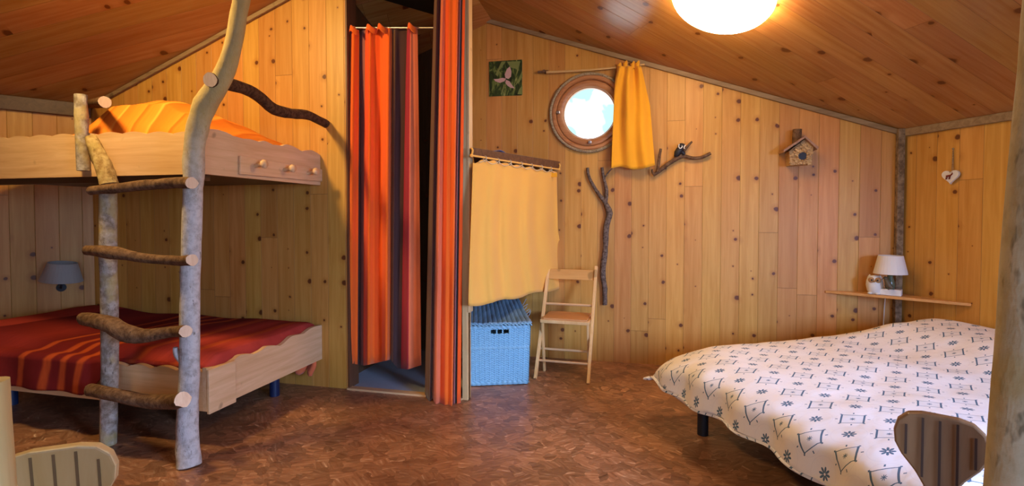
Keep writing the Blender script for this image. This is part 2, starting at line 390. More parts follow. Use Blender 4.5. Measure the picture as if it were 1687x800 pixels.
def _st():
    DR, OO, RS, RD = (.17, .014, .014), (.52, .085, .02), (.46, .055, .040), (.30, .03, .022)
    L = [(-3.95, DR), (-3.6, RD), (-3.3, DR)]
    for c_, w_ in ((-3.38, .03), (-3.20, .03), (-3.10, .028), (-2.98, .03)): L += [(c_-w_, DR), (c_-w_*.5, OO), (c_+w_*.5, OO), (c_+w_, DR)]
    L = sorted([q for q in L if q[0] != -3.3], key=lambda q: q[0])
    L += [(-2.86, DR), (-2.80, RD), (-2.74, OO), (-2.71, RD), (-2.60, RS), (-2.52, RD), (-2.47, OO), (-2.44, RS), (-2.28, RS)]
    return [((x+3.95)/1.75, c) for x, c in L]
M['red_stripe'] = mk_stripes('red_striped_throw', _st(), 1/1.75, .02)
M['pink_stripe'] = mk_stripes('rose_striped_throw', [(0, RR), (.12, PK), (.3, PK), (.36, OO), (.42, PK), (.6, RR), (.7, PK), (.85, PK), (.92, OO), (1, RR)], 2.4)
M['orange_stripe'] = mk_stripes('orange_striped_throw', [(0, (.78, .22, .02)), (.2, (.86, .28, .03)), (.25, (.60, .12, .01)), (.35, (.80, .22, .02)), (.6, (.86, .27, .03)), (.66, (.90, .40, .06)), (.72, (.70, .16, .015)), (1, (.78, .22, .02))], 4.2)
M['rust_stripe'] = mk_stripes('rust_striped_throw', [(0, (.40, .10, .02)), (.4, (.5, .15, .03)), (.5, (.30, .05, .02)), (.8, (.34, .06, .02)), (1, (.40, .10, .02))], 1.5)

# ------------------------------------------------------------------ room shell
FLX, FRX, RY = -5.5, 3.15, -1.75
C2 = B + D*((FRX-B.x)/D.x); A2 = A + DL*((A.x-FLX)/.6)
bm = bmesh.new()
def poly(bm, pts, mi=0):
    f = bm.faces.new([bm.verts.new(Vector(p)) for p in pts]); f.material_index = mi; return f
poly(bm, [(FLX-.1, RY-.1, 0), (FRX+.1, RY-.1, 0), (FRX+.1, Y2+.1, 0), (FLX-.1, Y2+.1, 0)])
r = bmesh.ops.extrude_face_region(bm, geom=bm.faces[:]); bmesh.ops.translate(bm, vec=(0, 0, -.08), verts=[v for v in r['geom'] if isinstance(v, bmesh.types.BMVert)])
fl = obj('floor', bm, M['osb']); tag(fl, kind='structure')

def wall(name, p, q, mat, xs=(), zb=0, th=.0, top=None, u0=0, ztop_off=.0):
    """vertical wall from p to q whose top follows the ceiling; split at ridge"""
    p, q = Vector(p), Vector(q); L = (q-p).length; d = (q-p)/L; n = 24; bm = bmesh.new(); prev = None
    ts = sorted(set([i/n for i in range(n+1)]))
    for t_ in ts:
        c = p+d*(L*t_); zt = zC(c.x, c.y)+ztop_off if top is None else top
        a = bm.verts.new((c.x, c.y, zb)); b = bm.verts.new((c.x, c.y, zt))
        if prev: bm.faces.new((prev[0], a, b, prev[1]))
        prev = (a, b)
    o = obj(name, bm, mat); o['kind'] = 'structure'
    uvmap(o, lambda c: ((Vector((c.x, c.y, 0))-Vector((p.x, p.y, 0))).dot(d)+u0, c.z)); return o
JX = onY(572, 400, Y1).x; PXL = onY(762, 400, Y1).x; PXR = onY(774, 400, Y1).x
wall('wall_left', A2, A, M['pine'])
wall('wall_bunk_side', A, (JX, Y1, 0), M['pine'], u0=.075)
wall('wall_bunk_header', (JX, Y1, 0), (PXR, Y1, 0), M['pine'], zb=2.75)
wall('wall_right', B, C2, M['pine'], u0=.03)
bm = bmesh.new()
for ya, yb, za, zb in ((C2.y, .25, 0, None), (.25, -.75, 0, .85), (.25, -.75, 1.85, None), (-.75, RY, 0, None)):
    k = 8
    for i in range(k):
        a = ya+(yb-ya)*i/k; b = ya+(yb-ya)*(i+1)/k
        poly(bm, [(FRX, a, za), (FRX, b, za), (FRX, b, zb if zb else zC(FRX, b)), (FRX, a, zb if zb else zC(FRX, a))])
o = obj('wall_right_front', bm, M['pine']); o['kind'] = 'structure'; uvmap(o, lambda c: (c.y, c.z))
wall('wall_left_front', (FLX, RY, 0), A2, M['pine'])
# rear wall with door and window openings
bm = bmesh.new()
def wrect(x0, x1, z0, z1=None):
    k = max(1, int((x1-x0)/.2))
    for i in range(k):
        a = x0+(x1-x0)*i/k; b = x0+(x1-x0)*(i+1)/k
        poly(bm, [(a, RY, z0), (b, RY, z0), (b, RY, z1 if z1 else zC(b, RY)), (a, RY, z1 if z1 else zC(a, RY))])
wrect(FLX, .05, 0); wrect(.05, 1.45, 2.0); wrect(1.45, FRX, 0)
o = obj('wall_rear', bm, M['pine']); o['kind'] = 'structure'; uvmap(o, lambda c: (c.x, c.z))
# back wall with round opening
wc = onY(970.5, 186, Y2); HR = .285; a_ = .315
bm = bmesh.new(); SEG = 48; ring = []; sq = []
for k in range(SEG):
    a = 2*pi*k/SEG; cx_, cz_ = cos(a), sin(a); m_ = max(abs(cx_), abs(cz_))
    ring.append(bm.verts.new((wc.x+cx_*HR, Y2, wc.z+cz_*HR))); sq.append(bm.verts.new((wc.x+cx_/m_*a_, Y2, wc.z+cz_/m_*a_)))
for k in range(SEG): bm.faces.new((ring[k], ring[(k+1) % SEG], sq[(k+1) % SEG], sq[k]))
ring2 = [bm.verts.new((v.co.x, Y2+.12, v.co.z)) for v in ring]
for k in range(SEG): bm.faces.new((ring[k], ring2[k], ring2[(k+1) % SEG], ring[(k+1) % SEG]))
x0, x1, z0, z1 = wc.x-a_, wc.x+a_, wc.z-a_, wc.z+a_
def brect(xa, xb, za, zb=None):
    k = max(1, int((xb-xa)/.1))
    for i in range(k):
        a = xa+(xb-xa)*i/k; b = xa+(xb-xa)*(i+1)/k
        poly(bm, [(a, Y2, za), (b, Y2, za), (b, Y2, zb if zb else zC(b, Y2)), (a, Y2, zb if zb else zC(a, Y2))])
CLX = onY(585, 400, Y1).x-.02
brect(CLX-.3, x0, 0); brect(x0, x1, 0, z0); brect(x0, x1, z1); brect(x1, B.x, 0)
o = obj('wall_back', bm, M['pine']); o['kind'] = 'structure'; uvmap(o, lambda c: (c.x+.012, c.z))
# closet partition, jamb, inner lining
DVX = onY(779, 300, Y2).x
bm = bmesh.new()
Dp = Vector((PXR, Y1, 0)); Dq = Vector((DVX, Y2, 0)); dd = (Dq-Dp).normalized(); nn_ = Vector((dd.y, -dd.x, 0))
for i in range(8):
    a = Dp.lerp(Dq, i/8); b = Dp.lerp(Dq, (i+1)/8)
    for sgn in (0, -.03):
        a2, b2 = a+nn_*sgn, b+nn_*sgn
        poly(bm, [(a2.x, a2.y, 0), (b2.x, b2.y, 0), (b2.x, b2.y, zC(b2.x, b2.y)), (a2.x, a2.y, zC(a2.x, a2.y))])
o = obj('wall_closet_side', bm, M['pine']); o['kind'] = 'structure'; uvmap(o, lambda c: (c.y, c.z))
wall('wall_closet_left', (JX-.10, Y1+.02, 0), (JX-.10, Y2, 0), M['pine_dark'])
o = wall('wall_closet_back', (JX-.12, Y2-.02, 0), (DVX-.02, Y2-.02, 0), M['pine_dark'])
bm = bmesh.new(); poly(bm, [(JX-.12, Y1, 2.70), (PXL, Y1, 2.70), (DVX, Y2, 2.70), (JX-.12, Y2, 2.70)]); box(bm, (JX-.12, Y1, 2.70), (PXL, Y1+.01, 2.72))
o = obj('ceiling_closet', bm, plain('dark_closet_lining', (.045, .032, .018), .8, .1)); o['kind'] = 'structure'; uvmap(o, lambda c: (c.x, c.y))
bm = bmesh.new(); box(bm, (JX-.0, Y1-.004, 0), (JX+.012, Y1+.11, 2.75)); o = obj('trim_1', bm, wood('dark_jamb', (.16, .065, .028), (.10, .04, .018), 'z')); o['kind'] = 'structure'
bm = bmesh.new(); box(bm, (PXL, Y1-.012, 0), (PXR-.012, Y1+.05, 2.78)); box(bm, (PXR-.012, Y1-.016, .55), (PXR+.003, Y1+.05, 2.52))
o = obj('trim_2', bm, wood('closet_post', (.78, .52, .24), (.64, .38, .15), 'z'), bevel=.002); o['kind'] = 'structure'
bm = bmesh.new(); box(bm, (JX, Y1-.02, .0), (PXL, Y1+.03, .012)); o = obj('trim_3', bm, M['board']); o['kind'] = 'structure'
bm = bmesh.new(); poly(bm, [(JX-.1, Y1+.03, .006), (PXL, Y1+.03, .006), (DVX, Y2-.03, .006), (JX-.1, Y2-.03, .006)]); o = obj('floor_closet', bm, plain('blue_lit_floor', (.42, .46, .52), .3)); o['kind'] = 'structure'  # patch of blue daylight on the closet floor put into its colour
# ceilings
def ceil(name, pts, zf, udir, vdir, mat):
    bm = bmesh.new(); lo = [bm.verts.new((p[0], p[1], zf(p[0], p[1]))) for p in pts]; bm.faces.new(lo)
    bmesh.ops.triangulate(bm, faces=bm.faces)
    rr_ = bmesh.ops.extrude_face_region(bm, geom=bm.faces[:]); bmesh.ops.translate(bm, vec=(0, 0, .05), verts=[v for v in rr_['geom'] if isinstance(v, bmesh.types.BMVert)])
    o = obj(name, bm, mat); o['kind'] = 'structure'; uvmap(o, lambda c: (c.dot(udir), c.dot(vdir))); return o
rxa, rxb = ridge_x(Y2+.1), ridge_x(RY-.1)
e = .06
ceil('ceiling_right', [(rxa, Y2+.1), (B.x+e, Y2+.1), (B.x+e, Y2+e), (FRX+e, C2.y+e), (FRX+e, RY-.1), (rxb, RY-.1)], zR, D, N*1.08, M['pine_ceiling'])
ceil('ceiling_left', [(rxa, Y2+.1), (rxb, RY-.1), (FLX-e, RY-.1), (FLX-e, A2.y+e), (A.x-e, A.y+e), (A.x-e, Y2+.1)], zL, Vector((-.28, .96, 0)), Vector((.96, .28, 0))*1.06, M['pine_ceiling'])
# crown trims and corner post
def trim(name, p, q, w_=.022, h_=.034, mat='beam', zoff=-.017, inset=(0, 0)):
    bm = bmesh.new(); p, q = Vector(p), Vector(q); k = 1
    beam(bm, p+Vector((inset[0], inset[1], zoff)), q+Vector((inset[0], inset[1], zoff)), w_, h_)
    o = obj(name, bm, M[mat], bevel=.004); o['kind'] = 'structure'
yy = Y2-.012
trim('trim_4', (DVX+.01, yy, zR(DVX, yy)), (B.x-.01, yy, zR(B.x, yy)))
e_ = B-N*.012; f_ = C2-N*.012; trim('trim_5', (e_.x, e_.y, EAVE), (f_.x, f_.y, EAVE), .03, .05)
yy = Y1-.012; xr = ridge_x(yy)
trim('trim_6', (A.x+.01, yy, zL(A.x, yy)), (min(xr, JX), yy, zL(min(xr, JX), yy)), .022, .03)
e_ = A+NL*.014; f_ = A2+NL*.014; trim('trim_7', (e_.x, e_.y, zL(e_.x, e_.y)), (f_.x, f_.y, zL(f_.x, f_.y)), .03, .10, mat='dark', zoff=-.05)
bm = bmesh.new(); q = B+Vector((-.022, -.03, 0)); box(bm, (q.x-.02, q.y-.02, 0), (q.x+.022, q.y+.024, EAVE+.01)); o = obj('trim_8', bm, M['beam_grey'], bevel=.006); o['kind'] = 'structure'

# ------------------------------------------------------------------ round window
bm = bmesh.new(); AX = (0, -1, 0)
wroot = thing('window_1', (wc.x, Y2, wc.z), None, None); wroot['kind'] = 'structure'
lathe(bm, wc, AX, [(.292, -.02), (.292, .018), (.284, .024), (.268, .024), (.262, .016), (.258, .004), (.258, -.004), (.205, -.004), (.198, -.012), (.198, -.05), (.292, -.05)], 64, closed=True)
for k in range(64): pass
o = obj('frame', bm, M['frame_wood'], wroot, smooth=False, bevel=.0)
bm = bmesh.new(); lathe(bm, wc, AX, [(.256, -.002), (.256, .004), (.250, .008), (.212, .008), (.206, .0), (.206, -.004)], 64); obj('sash', bm, M['frame_wood'], wroot, smooth=True)
bm = bmesh.new(); lathe(bm, wc+Vector((0, .03, 0)), AX, [(0, 0), (.205, 0)], 48); obj('pane', bm, M['glass'], wroot)
bm = bmesh.new(); NR = 220; major = .303
for st in range(3):
    pts = []
    for k in range(NR+1):
        a = 2*pi*k/NR; tw = a*44+st*2*pi/3; rr_ = major+.006*cos(tw); pts.append(Vector((wc.x+cos(a)*rr_, Y2-.014-.006*sin(tw), wc.z+sin(a)*rr_)))
    tube(bm, pts, .0075, 6, per=1)
obj('rope_edging', bm, M['rope'], wroot, smooth=True)
bm = bmesh.new()
for px, py in ((920, 186), (972, 235)):
    c = onY(px, py, Y2); box(bm, (c.x-.014, Y2-.03, c.z-.01), (c.x+.014, Y2-.006, c.z+.012))
obj('catch', bm, M['metal'], wroot, bevel=.004)

# ------------------------------------------------------------------ curtains on the closet
def column_curtain(name, y0, cols, ytop, ybot, mats, label, rows=30, sub=5, root=None, cat='curtain', flut=.0):
    """cols: (px at top, px at bottom, depth offset, material index of the stretch to the next column)"""
    bm = bmesh.new(); C_ = []
    for i in range(len(cols)-1):
        a, b = cols[i], cols[i+1]
        for k in range(sub):
            t_ = k/sub; s_ = (1-cos(pi*t_))/2; tx = t_
            C_.append((a[0]+(b[0]-a[0])*tx, a[1]+(b[1]-a[1])*tx, a[2]+(b[2]-a[2])*s_, a[3]))
    C_.append(cols[-1]); V = []
    for (pt, pb, off, mi) in C_:
        colv = []
        for j in range(rows+1):
            t_ = j/rows; tt = t_**.8; px = pt+(pb-pt)*tt; py = interp(ytop, pt)+(interp(ybot, pb)-interp(ytop, pt))*t_
            o_ = off*(.55+.45*sstep(0, .3, t_))+.006*nz(px*.06, py*.012); p = onY(px, py, y0+o_)
            colv.append(bm.verts.new(p))
        V.append(colv)
    for i in range(len(V)-1):
        for j in range(rows):
            f = bm.faces.new((V[i][j], V[i+1][j], V[i+1][j+1], V[i][j+1])); f.material_index = C_[i][3]; f.smooth = True
    return bm
CM = [M['orange'], M['plum'], M['brown'], M['magenta'], M['salmon'], M['orange2'], M['mauve']]
r1 = thing('door_curtain', onY(630, 44, Y1+.05), 'orange and plum striped curtain hanging inside the left half of the closet doorway', 'curtain', None)
cols = [(575, 563, .02, 0), (582, 575, -.04, 0), (592, 589, .03, 1), (596, 594, .07, 6), (602, 599, .05, 5), (609, 606, -.03, 0), (618, 617, .03, 5), (626, 628, .045, 0), (641, 636, -.02, 0), (646, 643, .05, 2),
        (651, 647, .02, 1), (660, 654, .06, 1), (671, 661, .05, 3), (676, 673, -.01, 4), (681, 684, .015, 4), (688, 694, .03, 4)]
bm = column_curtain('c', Y1+.05, cols, [(575, 50), (583, 42), (592, 54), (606, 44), (640, 46), (650, 44), (672, 44), (676, 40), (688, 46)], [(563, 596), (590, 600), (600, 602), (643, 592), (655, 606), (672, 608), (694, 601)], CM, '')
obj('striped_cloth', bm, CM, r1, solid=.003)
for (px, py, w_) in ((584, 46, 9), (612, 44, 10), (630, 43, 9), (679, 42, 8)):
    bm = bmesh.new(); c = onY(px, py+6, Y1+.035); d_ = .0038*w_
    grid(bm, 6, 4, lambda a, b: Vector((c.x+(a-.5)*2*d_, c.y-.03*sin(pi*a)-.01*b, c.z+.04*(.5-b)+.015*sin(a*5)))); obj('gathered_heading', bm, M['orange'], r1, solid=.003)
bm = bmesh.new(); tube(bm, [onY(572, 46, Y1+.06), onY(762, 46, Y1+.06)], .008, 10); 
o = obj('curtain_rod', bm, M['metal'], base=onY(573, 46, Y1+.06)); tag(o, 'thin rod across the closet doorway holding the left striped curtain', 'rod')
r2 = thing('door_curtain', onY(740, -20, Y1-.04), 'longer orange striped curtain pulled to the right edge of the closet doorway', 'curtain')
cols = [(717, 700, .06, 2), (721, 708, -.01, 1), (727, 712, .04, 4), (730, 718, -.045, 4), (735, 725, -.02, 5), (741, 733, -.045, 0), (747, 739, -.03, 0), (753, 744, -.05, 0), (757, 746, .0, 6), (759, 748, -.02, 6), (761, 750, .02, 1), (763, 753, -.01, 5), (767, 759, .01, 5)]
bm = column_curtain('c', Y1-.07, cols, [(700, -28), (770, -28)], [(700, 655), (710, 668), (722, 664), (736, 672), (744, 678), (750, 672), (760, 664)], CM, '', sub=5)
obj('striped_cloth', bm, CM, r2, solid=.003)
bm = bmesh.new(); tube(bm, [onY(700, -26, Y1-.07), onY(775, -26, Y1-.07)], .009, 10)
o = obj('curtain_rod', bm, M['metal'], base=onY(701, -26, Y1-.07)); tag(o, 'short upper rod carrying the longer striped curtain at the closet post', 'rod')

# ------------------------------------------------------------------ corner wardrobe shelf with mustard cloth
zr = onY(918, 272, Y2-.03); zS = zr.z
La = onZ(776, 247, zS)
Rr_ = Vector((zr.x, zr.y, zS)); La = Vector((La.x, max(La.y, Y1+.0), zS)); ld = (Rr_-La).normalized(); ln = Vector((-ld.y, ld.x, 0))
if ln.y > 0: ln = -ln
def onRack(px, py, off=0): return hit(px, py, ln, La+ln*off)
sh = thing('corner_shelf', La.lerp(Rr_, .5), 'brown hanging shelf board fixed in the corner beside the closet post', 'shelf')
bm = bmesh.new(); k1 = onRack(777, 252); k2 = onRack(919, 271)
cnr = Vector((DVX+.03, Y2-.02, zS))
prism(bm, [(k1.x, k1.y, zS), (k2.x, k2.y, zS), cnr], (0, 0, .02)); obj('board', bm, wood('brown_shelf', (.32, .16, .07), (.18, .08, .03), 'x'), sh, bevel=.002)
bm = bmesh.new(); t1 = onRack(776, 243, .005); t2 = onRack(920, 266, .005); b1 = onRack(776, 258, .005); b2 = onRack(920, 277, .005)
prism(bm, [t1, t2, b2, b1], ln*.014); obj('front_rail', bm, wood('dark_rail', (.17, .075, .03), (.09, .035, .015), 'x'), sh, bevel=.002)
bm = bmesh.new(); g1 = onRack(777, 256, .035); g2 = onRack(921, 279, .035)
tube(bm, [g1, g2], .0065, 10)
for g_ in (g1, g2):
    tube(bm, [g_+Vector((0, 0, .045)), g_+ln*.008+Vector((0, 0, .03)), g_], .006, 6); ball(bm, g_, .011)
obj('rope_rod', bm, M['yellow'], sh, smooth=True)
bm = bmesh.new(); N8 = 7; lac = []
for k in range(N8*8+1):
    t_ = k/(N8*8); p = g1.lerp(g2, .06+.88*t_); lac.append(p+Vector((0, 0, -.012-.022*abs(sin(pi*t_*N8+pi/2)) if True else 0))+ln*.004)
tube(bm, lac, .0028, 6, per=1)
for k in range(N8):
    p = g1.lerp(g2, .06+.88*(k+.5)/N8); pts = [p+Vector((ld.x*.0, ld.y*.0, 0))+ln*(.012*cos(a))+Vector((0, 0, -.008+.018*sin(a))) for a in [2*pi*i/12 for i in range(13)]]
    tube(bm, pts, .0028, 6, per=1)
obj('cord_loop', bm, plain('cream_cord', (.70, .55, .33), .7), sh, smooth=True)
def rackcloth(a, b):
    px0 = interp([(0, 779), (.4, 776), (1, 771)], b)
    px1 = interp([(0, 917), (.5, 919), (1, 933)], b)
    px = px0+(px1-px0)*a
    yt = interp([(0, 268), (.15, 263), (1, 284)], a) + 1.5*sin(a*N8*2*pi); yb = interp([(0, 503), (.25, 500), (.38, 492), (.55, 489), (.75, 480), (1, 473)], a)+2*sin(a*17)
    py = yt+(yb-yt)*b
    off = .028+.020*sin(a*30+1.2*sin(b*3))*(.35+.65*sstep(0, .5, b))*(.5+.5*sin(a*9+2)**2) + .035*sin(a*4+.5)*b
    return onRack(px, py, off)
bm = bmesh.new(); grid(bm, 110, 40, rackcloth)
o = obj('wardrobe_curtain', bm, M['yellow'], base=La.lerp(Rr_, .5)-Vector((0, 0, .02)), solid=.003); tag(o, 'mustard yellow cloth laced under the corner shelf above the blue basket', 'curtain')
bm = bmesh.new(); c = onRack(912, 288, .045); box(bm, c-Vector((.028, .002, .016)), c+Vector((.028, .002, .016)), None)
o = obj('sewn_label', bm, M['yellow2'], base=None); o.parent = bpy.data.objects['wardrobe_curtain']; o.matrix_parent_inverse = bpy.data.objects['wardrobe_curtain'].matrix_basis.inverted()
# papers on shelf
zt_ = zS+.0215
bm = bmesh.new(); c = onRack(825, 243, -.05); c.z = zt_
grid(bm, 10, 4, lambda a, b: c+ld*(.17*(a-.5))-ln*(.10*b)+Vector((0, 0, .002+.022*sin(a*pi))))
o = obj('booklet', bm, plain('blue_print_paper', (.13, .17, .34), .4), base=c, solid=.002); tag(o, 'blue curved booklet lying on the brown corner shelf', 'booklet')
bm = bmesh.new(); c = onRack(856, 250, -.05); c.z = zt_
grid(bm, 8, 3, lambda a, b: c+ld*(.13*(a-.5))-ln*(.08*b)+Vector((0, 0, .002+.012*a)))
o = obj('paper_sheet', bm, M['white'], base=c, solid=.002); tag(o, 'white paper lying beside the blue booklet on the corner shelf', 'paper')

# ------------------------------------------------------------------ blue wicker basket
F0 = onZ(773, 636, 0.004); F1 = onZ(873, 632, 0.004)
fx = (F1-F0); BWid = fx.length; fx.normalize(); fy = Vector((-fx.y, fx.x, 0))
BH, BD = .405, .46
bk = thing('wicker_basket', F0+fx*BWid/2+fy*BD/2, 'wicker hamper tinted daylight blue on the floor under the mustard cloth', 'basket')
bm = bmesh.new()
def wick(o, ux, wid, hei, out, hole=None):
    nu = int(wid/.0045); nv = int(hei/.0038)
    V = []
    for i in range(nu+1):
        row = []
        for j in range(nv+1):
            x = wid*i/nu; z = hei*j/nv; taper = 1-.06*(1-z/hei)
            cx_ = (x-wid/2)*taper+wid/2
            cw_ = x/.034; tri = abs((cw_ % 1)-.5)*2; amp = .0065*sin(2*pi*(z/.0155+tri*.75))
            if (cw_ % 1) < .10: amp = .006
            if abs(z-hei*.62) < .006: amp = .005
            if z < .022 or z > hei-.018: amp = .006*abs(sin(x/.012+z*60))
            row.append(bm.verts.new(o+ux*cx_+Vector((0, 0, z))+out*(amp-.012*(1-z/hei))))
        V.append(row)
    for i in range(nu):
        for j in range(nv):
            x = wid*(i+.5)/nu; z = hei*(j+.5)/nv
            if hole:
                for (a, b) in hole:
                    if a < x < b and hei-.052 < z < hei-.028: break
                else:
                    bm.faces.new((V[i][j], V[i+1][j], V[i+1][j+1], V[i][j+1])).smooth = True
                continue
            bm.faces.new((V[i][j], V[i+1][j], V[i+1][j+1], V[i][j+1])).smooth = True
hc = BWid*.50
wick(F0, fx, BWid, BH, -fy, [(hc-.062, hc-.024), (hc-.018, hc+.018), (hc+.024, hc+.062)])
wick(F0+fx*BWid, fy, BD, BH, fx); wick(F0+fy*BD, -fy, BD, BH, -fx); wick(F0+fy*BD+fx*BWid, -fx, BWid, BH, fy)
poly(bm, [F0+Vector((0, 0, .01)), F0+fx*BWid+Vector((0, 0, .01)), F0+fx*BWid+fy*BD+Vector((0, 0, .01)), F0+fy*BD+Vector((0, 0, .01))])
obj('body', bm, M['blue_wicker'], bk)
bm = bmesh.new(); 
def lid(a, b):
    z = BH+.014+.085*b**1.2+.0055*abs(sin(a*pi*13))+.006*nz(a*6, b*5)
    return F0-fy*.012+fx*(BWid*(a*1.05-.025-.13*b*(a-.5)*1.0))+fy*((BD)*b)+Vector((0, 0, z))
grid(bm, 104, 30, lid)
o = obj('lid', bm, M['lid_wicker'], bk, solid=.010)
bm = bmesh.new()
for k in range(34):
    a0 = k/34; p = lid(a0, 0)-Vector((0, 0, .004)); q_ = lid(min(1, a0+.045), .0)-Vector((0, 0, .012*(k % 2)+.003)); tube(bm, [p-fy*.002, q_-fy*.004], .0045, 6)
obj('rim', bm, M['blue_wicker'], o, smooth=True)
for k in range(6):
    bm = bmesh.new(); p = lid(1, .3+.09*k); tube(bm, [p, p+fx*.012+Vector((0, 0, .006+.012*random.random())), p+fx*(.02+.02*random.random())+Vector((0, 0, .02+.03*random.random()))], .0018, 5); obj('loose_strand', bm, M['blue_wicker'], o, smooth=True)

# ------------------------------------------------------------------ folding chair
fr = onZ(971, 632, 0); fl_ = onZ(880, 623.5, 0); cx = (fr-fl_); cw = cx.length; cx.normalize(); cy = Vector((-cx.y, cx.x, 0)); cz = Vector((0, 0, 1))
CO = fl_
ch = thing('folding_chair', CO+cx*cw/2+cy*.15, 'light wooden folding chair standing open beside the blue hamper', 'chair')
def cp(x, y, z): return CO+cx*x+cy*y+cz*z
BY, BZ = .40, .765
for s_, x in ((0, 0.008), (1, cw-.008)):
    bm = bmesh.new(); x2 = x+(.012 if s_ == 0 else 0.004); beam(bm, cp(x, 0, 0), cp(x2, BY, BZ), .021, .034, up=cy); obj('front_leg', bm, M['chairwood'], ch, bevel=.003)
for s_, x in ((0, .030), (1, cw-.030)):
    bm = bmesh.new(); beam(bm, cp(x, .13, .40), cp(x, .20, 0), .017, .028, up=cy); obj('rear_leg', bm, M['chairwood'], ch, bevel=.003)
bm = bmesh.new(); prism(bm, [cp(.02, .345, .668), cp(cw-.008, .345, .668), cp(cw-.006, .385, .74), cp(.02, .385, .74)], cy*.012); obj('backrest', bm, wood('beech_back', (.66, .37, .12), (.55, .28, .08), 'x', .5), ch, bevel=.003)
def rail(y, z, w_=.012):
    bm = bmesh.new(); tube(bm, [cp(.01, y, z), cp(cw-.012, y, z)], w_*.75, 8); obj('rail', bm, M['board'], ch, smooth=True)
fy_ = lambda z: BY*z/BZ
rail(fy_(.5), .492); rail(fy_(.115), .118); rail(.17, .175)
bm = bmesh.new(); 
for k in range(1): box(bm, (.035, .12, .398), (cw-.035, .40, .412), Matrix((( cx.x, cy.x, 0, CO.x), (cx.y, cy.y, 0, CO.y), (0, 0, 1, 0), (0, 0, 0, 1))))
obj('seat', bm, M['chairseat'], ch, bevel=.004)
bm = bmesh.new(); MC = Matrix(((cx.x, cy.x, 0, CO.x), (cx.y, cy.y, 0, CO.y), (0, 0, 1, 0), (0, 0, 0, 1)))
box(bm, (.018, .10, .378), (cw-.018, .118, .402), MC); box(bm, (.018, .118, .380), (.034, .41, .404), MC); box(bm, (cw-.034, .118, .380), (cw-.018, .41, .404), MC)
obj('seat_frame', bm, M['chairwood'], ch, bevel=.003)

# ------------------------------------------------------------------ picture
pc = [onY(806, 102, Y2), onY(860.5, 98.5, Y2), onY(860, 157, Y2), onY(806, 159, Y2)]
pr = thing('flower_picture', (pc[0]+pc[2])/2-Vector((0, .01, 0)), 'small square photo print of a pale pink flower pinned above the corner shelf', 'picture')
bm = bmesh.new(); prism(bm, [p-Vector((0, .008, 0)) for p in pc], (0, .006, 0))
def mk_pic():
    t = NT('leafy_print'); v = t.gen('Object'); n_ = t.noise(t.gen('Object', (16, 1, 7)), 1, 3, .6, 2)
    return t.out(t.ramp(n_, [(.35, (.012, .015, .008)), (.5, (.03, .06, .015)), (.6, (.14, .18, .04)), (.7, (.34, .34, .12))]), .35)
obj('print', bm, mk_pic(), pr)
bm = bmesh.new(); YP = Y2-.0095
def pp(x, y): return onY(760+x/8, 80+y/8, YP)
PI_ = plain('pink_petal_ink', (.62, .38, .32)); bm.free()
for pts in ([(640, 235), (600, 270), (572, 340), (580, 385), (620, 400), (655, 370), (660, 300)], [(425, 400), (450, 432), (510, 452), (570, 430), (590, 395), (540, 385), (480, 400)], [(590, 410), (580, 450), (610, 490), (650, 515), (705, 525), (670, 480), (635, 430)]):
    bm = bmesh.new(); poly(bm, [pp(*p) for p in pts]); obj('petal', bm, PI_, pr)

bm = bmesh.new()
LI = plain('green_leaf_ink', (.20, .24, .06)); bm.free()
for L in ([(560, 470), (575, 472), (540, 605), (518, 600)], [(800, 290), (808, 370), (720, 480), (700, 500), (760, 390)], [(806, 480), (806, 605), (740, 600), (760, 540)], [(600, 170), (780, 165), (750, 275), (650, 250)], [(530, 170), (590, 168), (500, 290), (480, 370), (450, 340)]):
    bm = bmesh.new(); poly(bm, [pp(*q_) for q_ in L]); obj('leaf', bm, LI, pr)


# ------------------------------------------------------------------ window rod and little curtain
rod = thing('curtain_rod', onY(975, 112, Y2-.03), 'bamboo stick rod fixed above the round window', 'rod')
bm = bmesh.new(); tube(bm, [onY(900, 119, Y2-.035), onY(975, 115, Y2-.035), onY(1062, 106, Y2-.035)], [.010, .008, .007], 10, wob=.15)
obj('stick', bm, wood('bamboo', (.66, .44, .18), (.5, .3, .1), 'x'), rod, smooth=True)
bm = bmesh.new()
c = onY(897, 118, Y2-.02); tube(bm, [c-Vector((.055, 0, 0)), c+Vector((.03, 0, 0))], .010, 10); tube(bm, [c+Vector((0, -.02, -.0)), c+Vector((0, .02, 0))], .012, 10); obj('bracket', bm, M['rung'], rod, smooth=True); bm = bmesh.new()
c = onY(1040, 107, Y2-.02); tube(bm, [c+Vector((0, -.03, 0)), c+Vector((0, .02, 0))], .012, 10); tube(bm, [c+Vector((-.02, -.02, .004)), c+Vector((.05, -.02, .008))], .008, 8)
obj('bracket', bm, M['rung'], rod, smooth=True)
def wcur(a, b):
    px0 = interp([(0, 1018), (.12, 1014), (.25, 1012), (1, 1007)], b); px1 = interp([(0, 1056), (.1, 1060), (.4, 1071), (1, 1079)], b)
    px = px0+(px1-px0)*a; yb = interp([(0, 277), (.2, 274), (.5, 279), (.7, 278), (1, 272)], a); py = 109+(yb-109)*b
    off = -.075-(.018*sin(a*16+2.0*sin(b*2.5)))*(1-.2*b)-.014*sin(a*7-b*4)
    return onY(px, py, Y2+off)
bm = bmesh.new(); grid(bm, 70, 30, wcur)
wcu = obj('window_curtain', bm, M['yellow2'], base=onY(1040, 110, Y2-.05), solid=.003); tag(wcu, 'golden yellow curtain gathered at the right side of the round window', 'curtain')
bm = bmesh.new()
for (px, py) in ((1020, 112), (1030, 109), (1042, 110), (1050, 109)):
    c = onY(px, py, Y2-.05); grid(bm, 6, 5, lambda a, b: c+Vector((.034*(a-.5), -.02*sin(pi*a), .03-.05*b-.01*sin(a*6))))
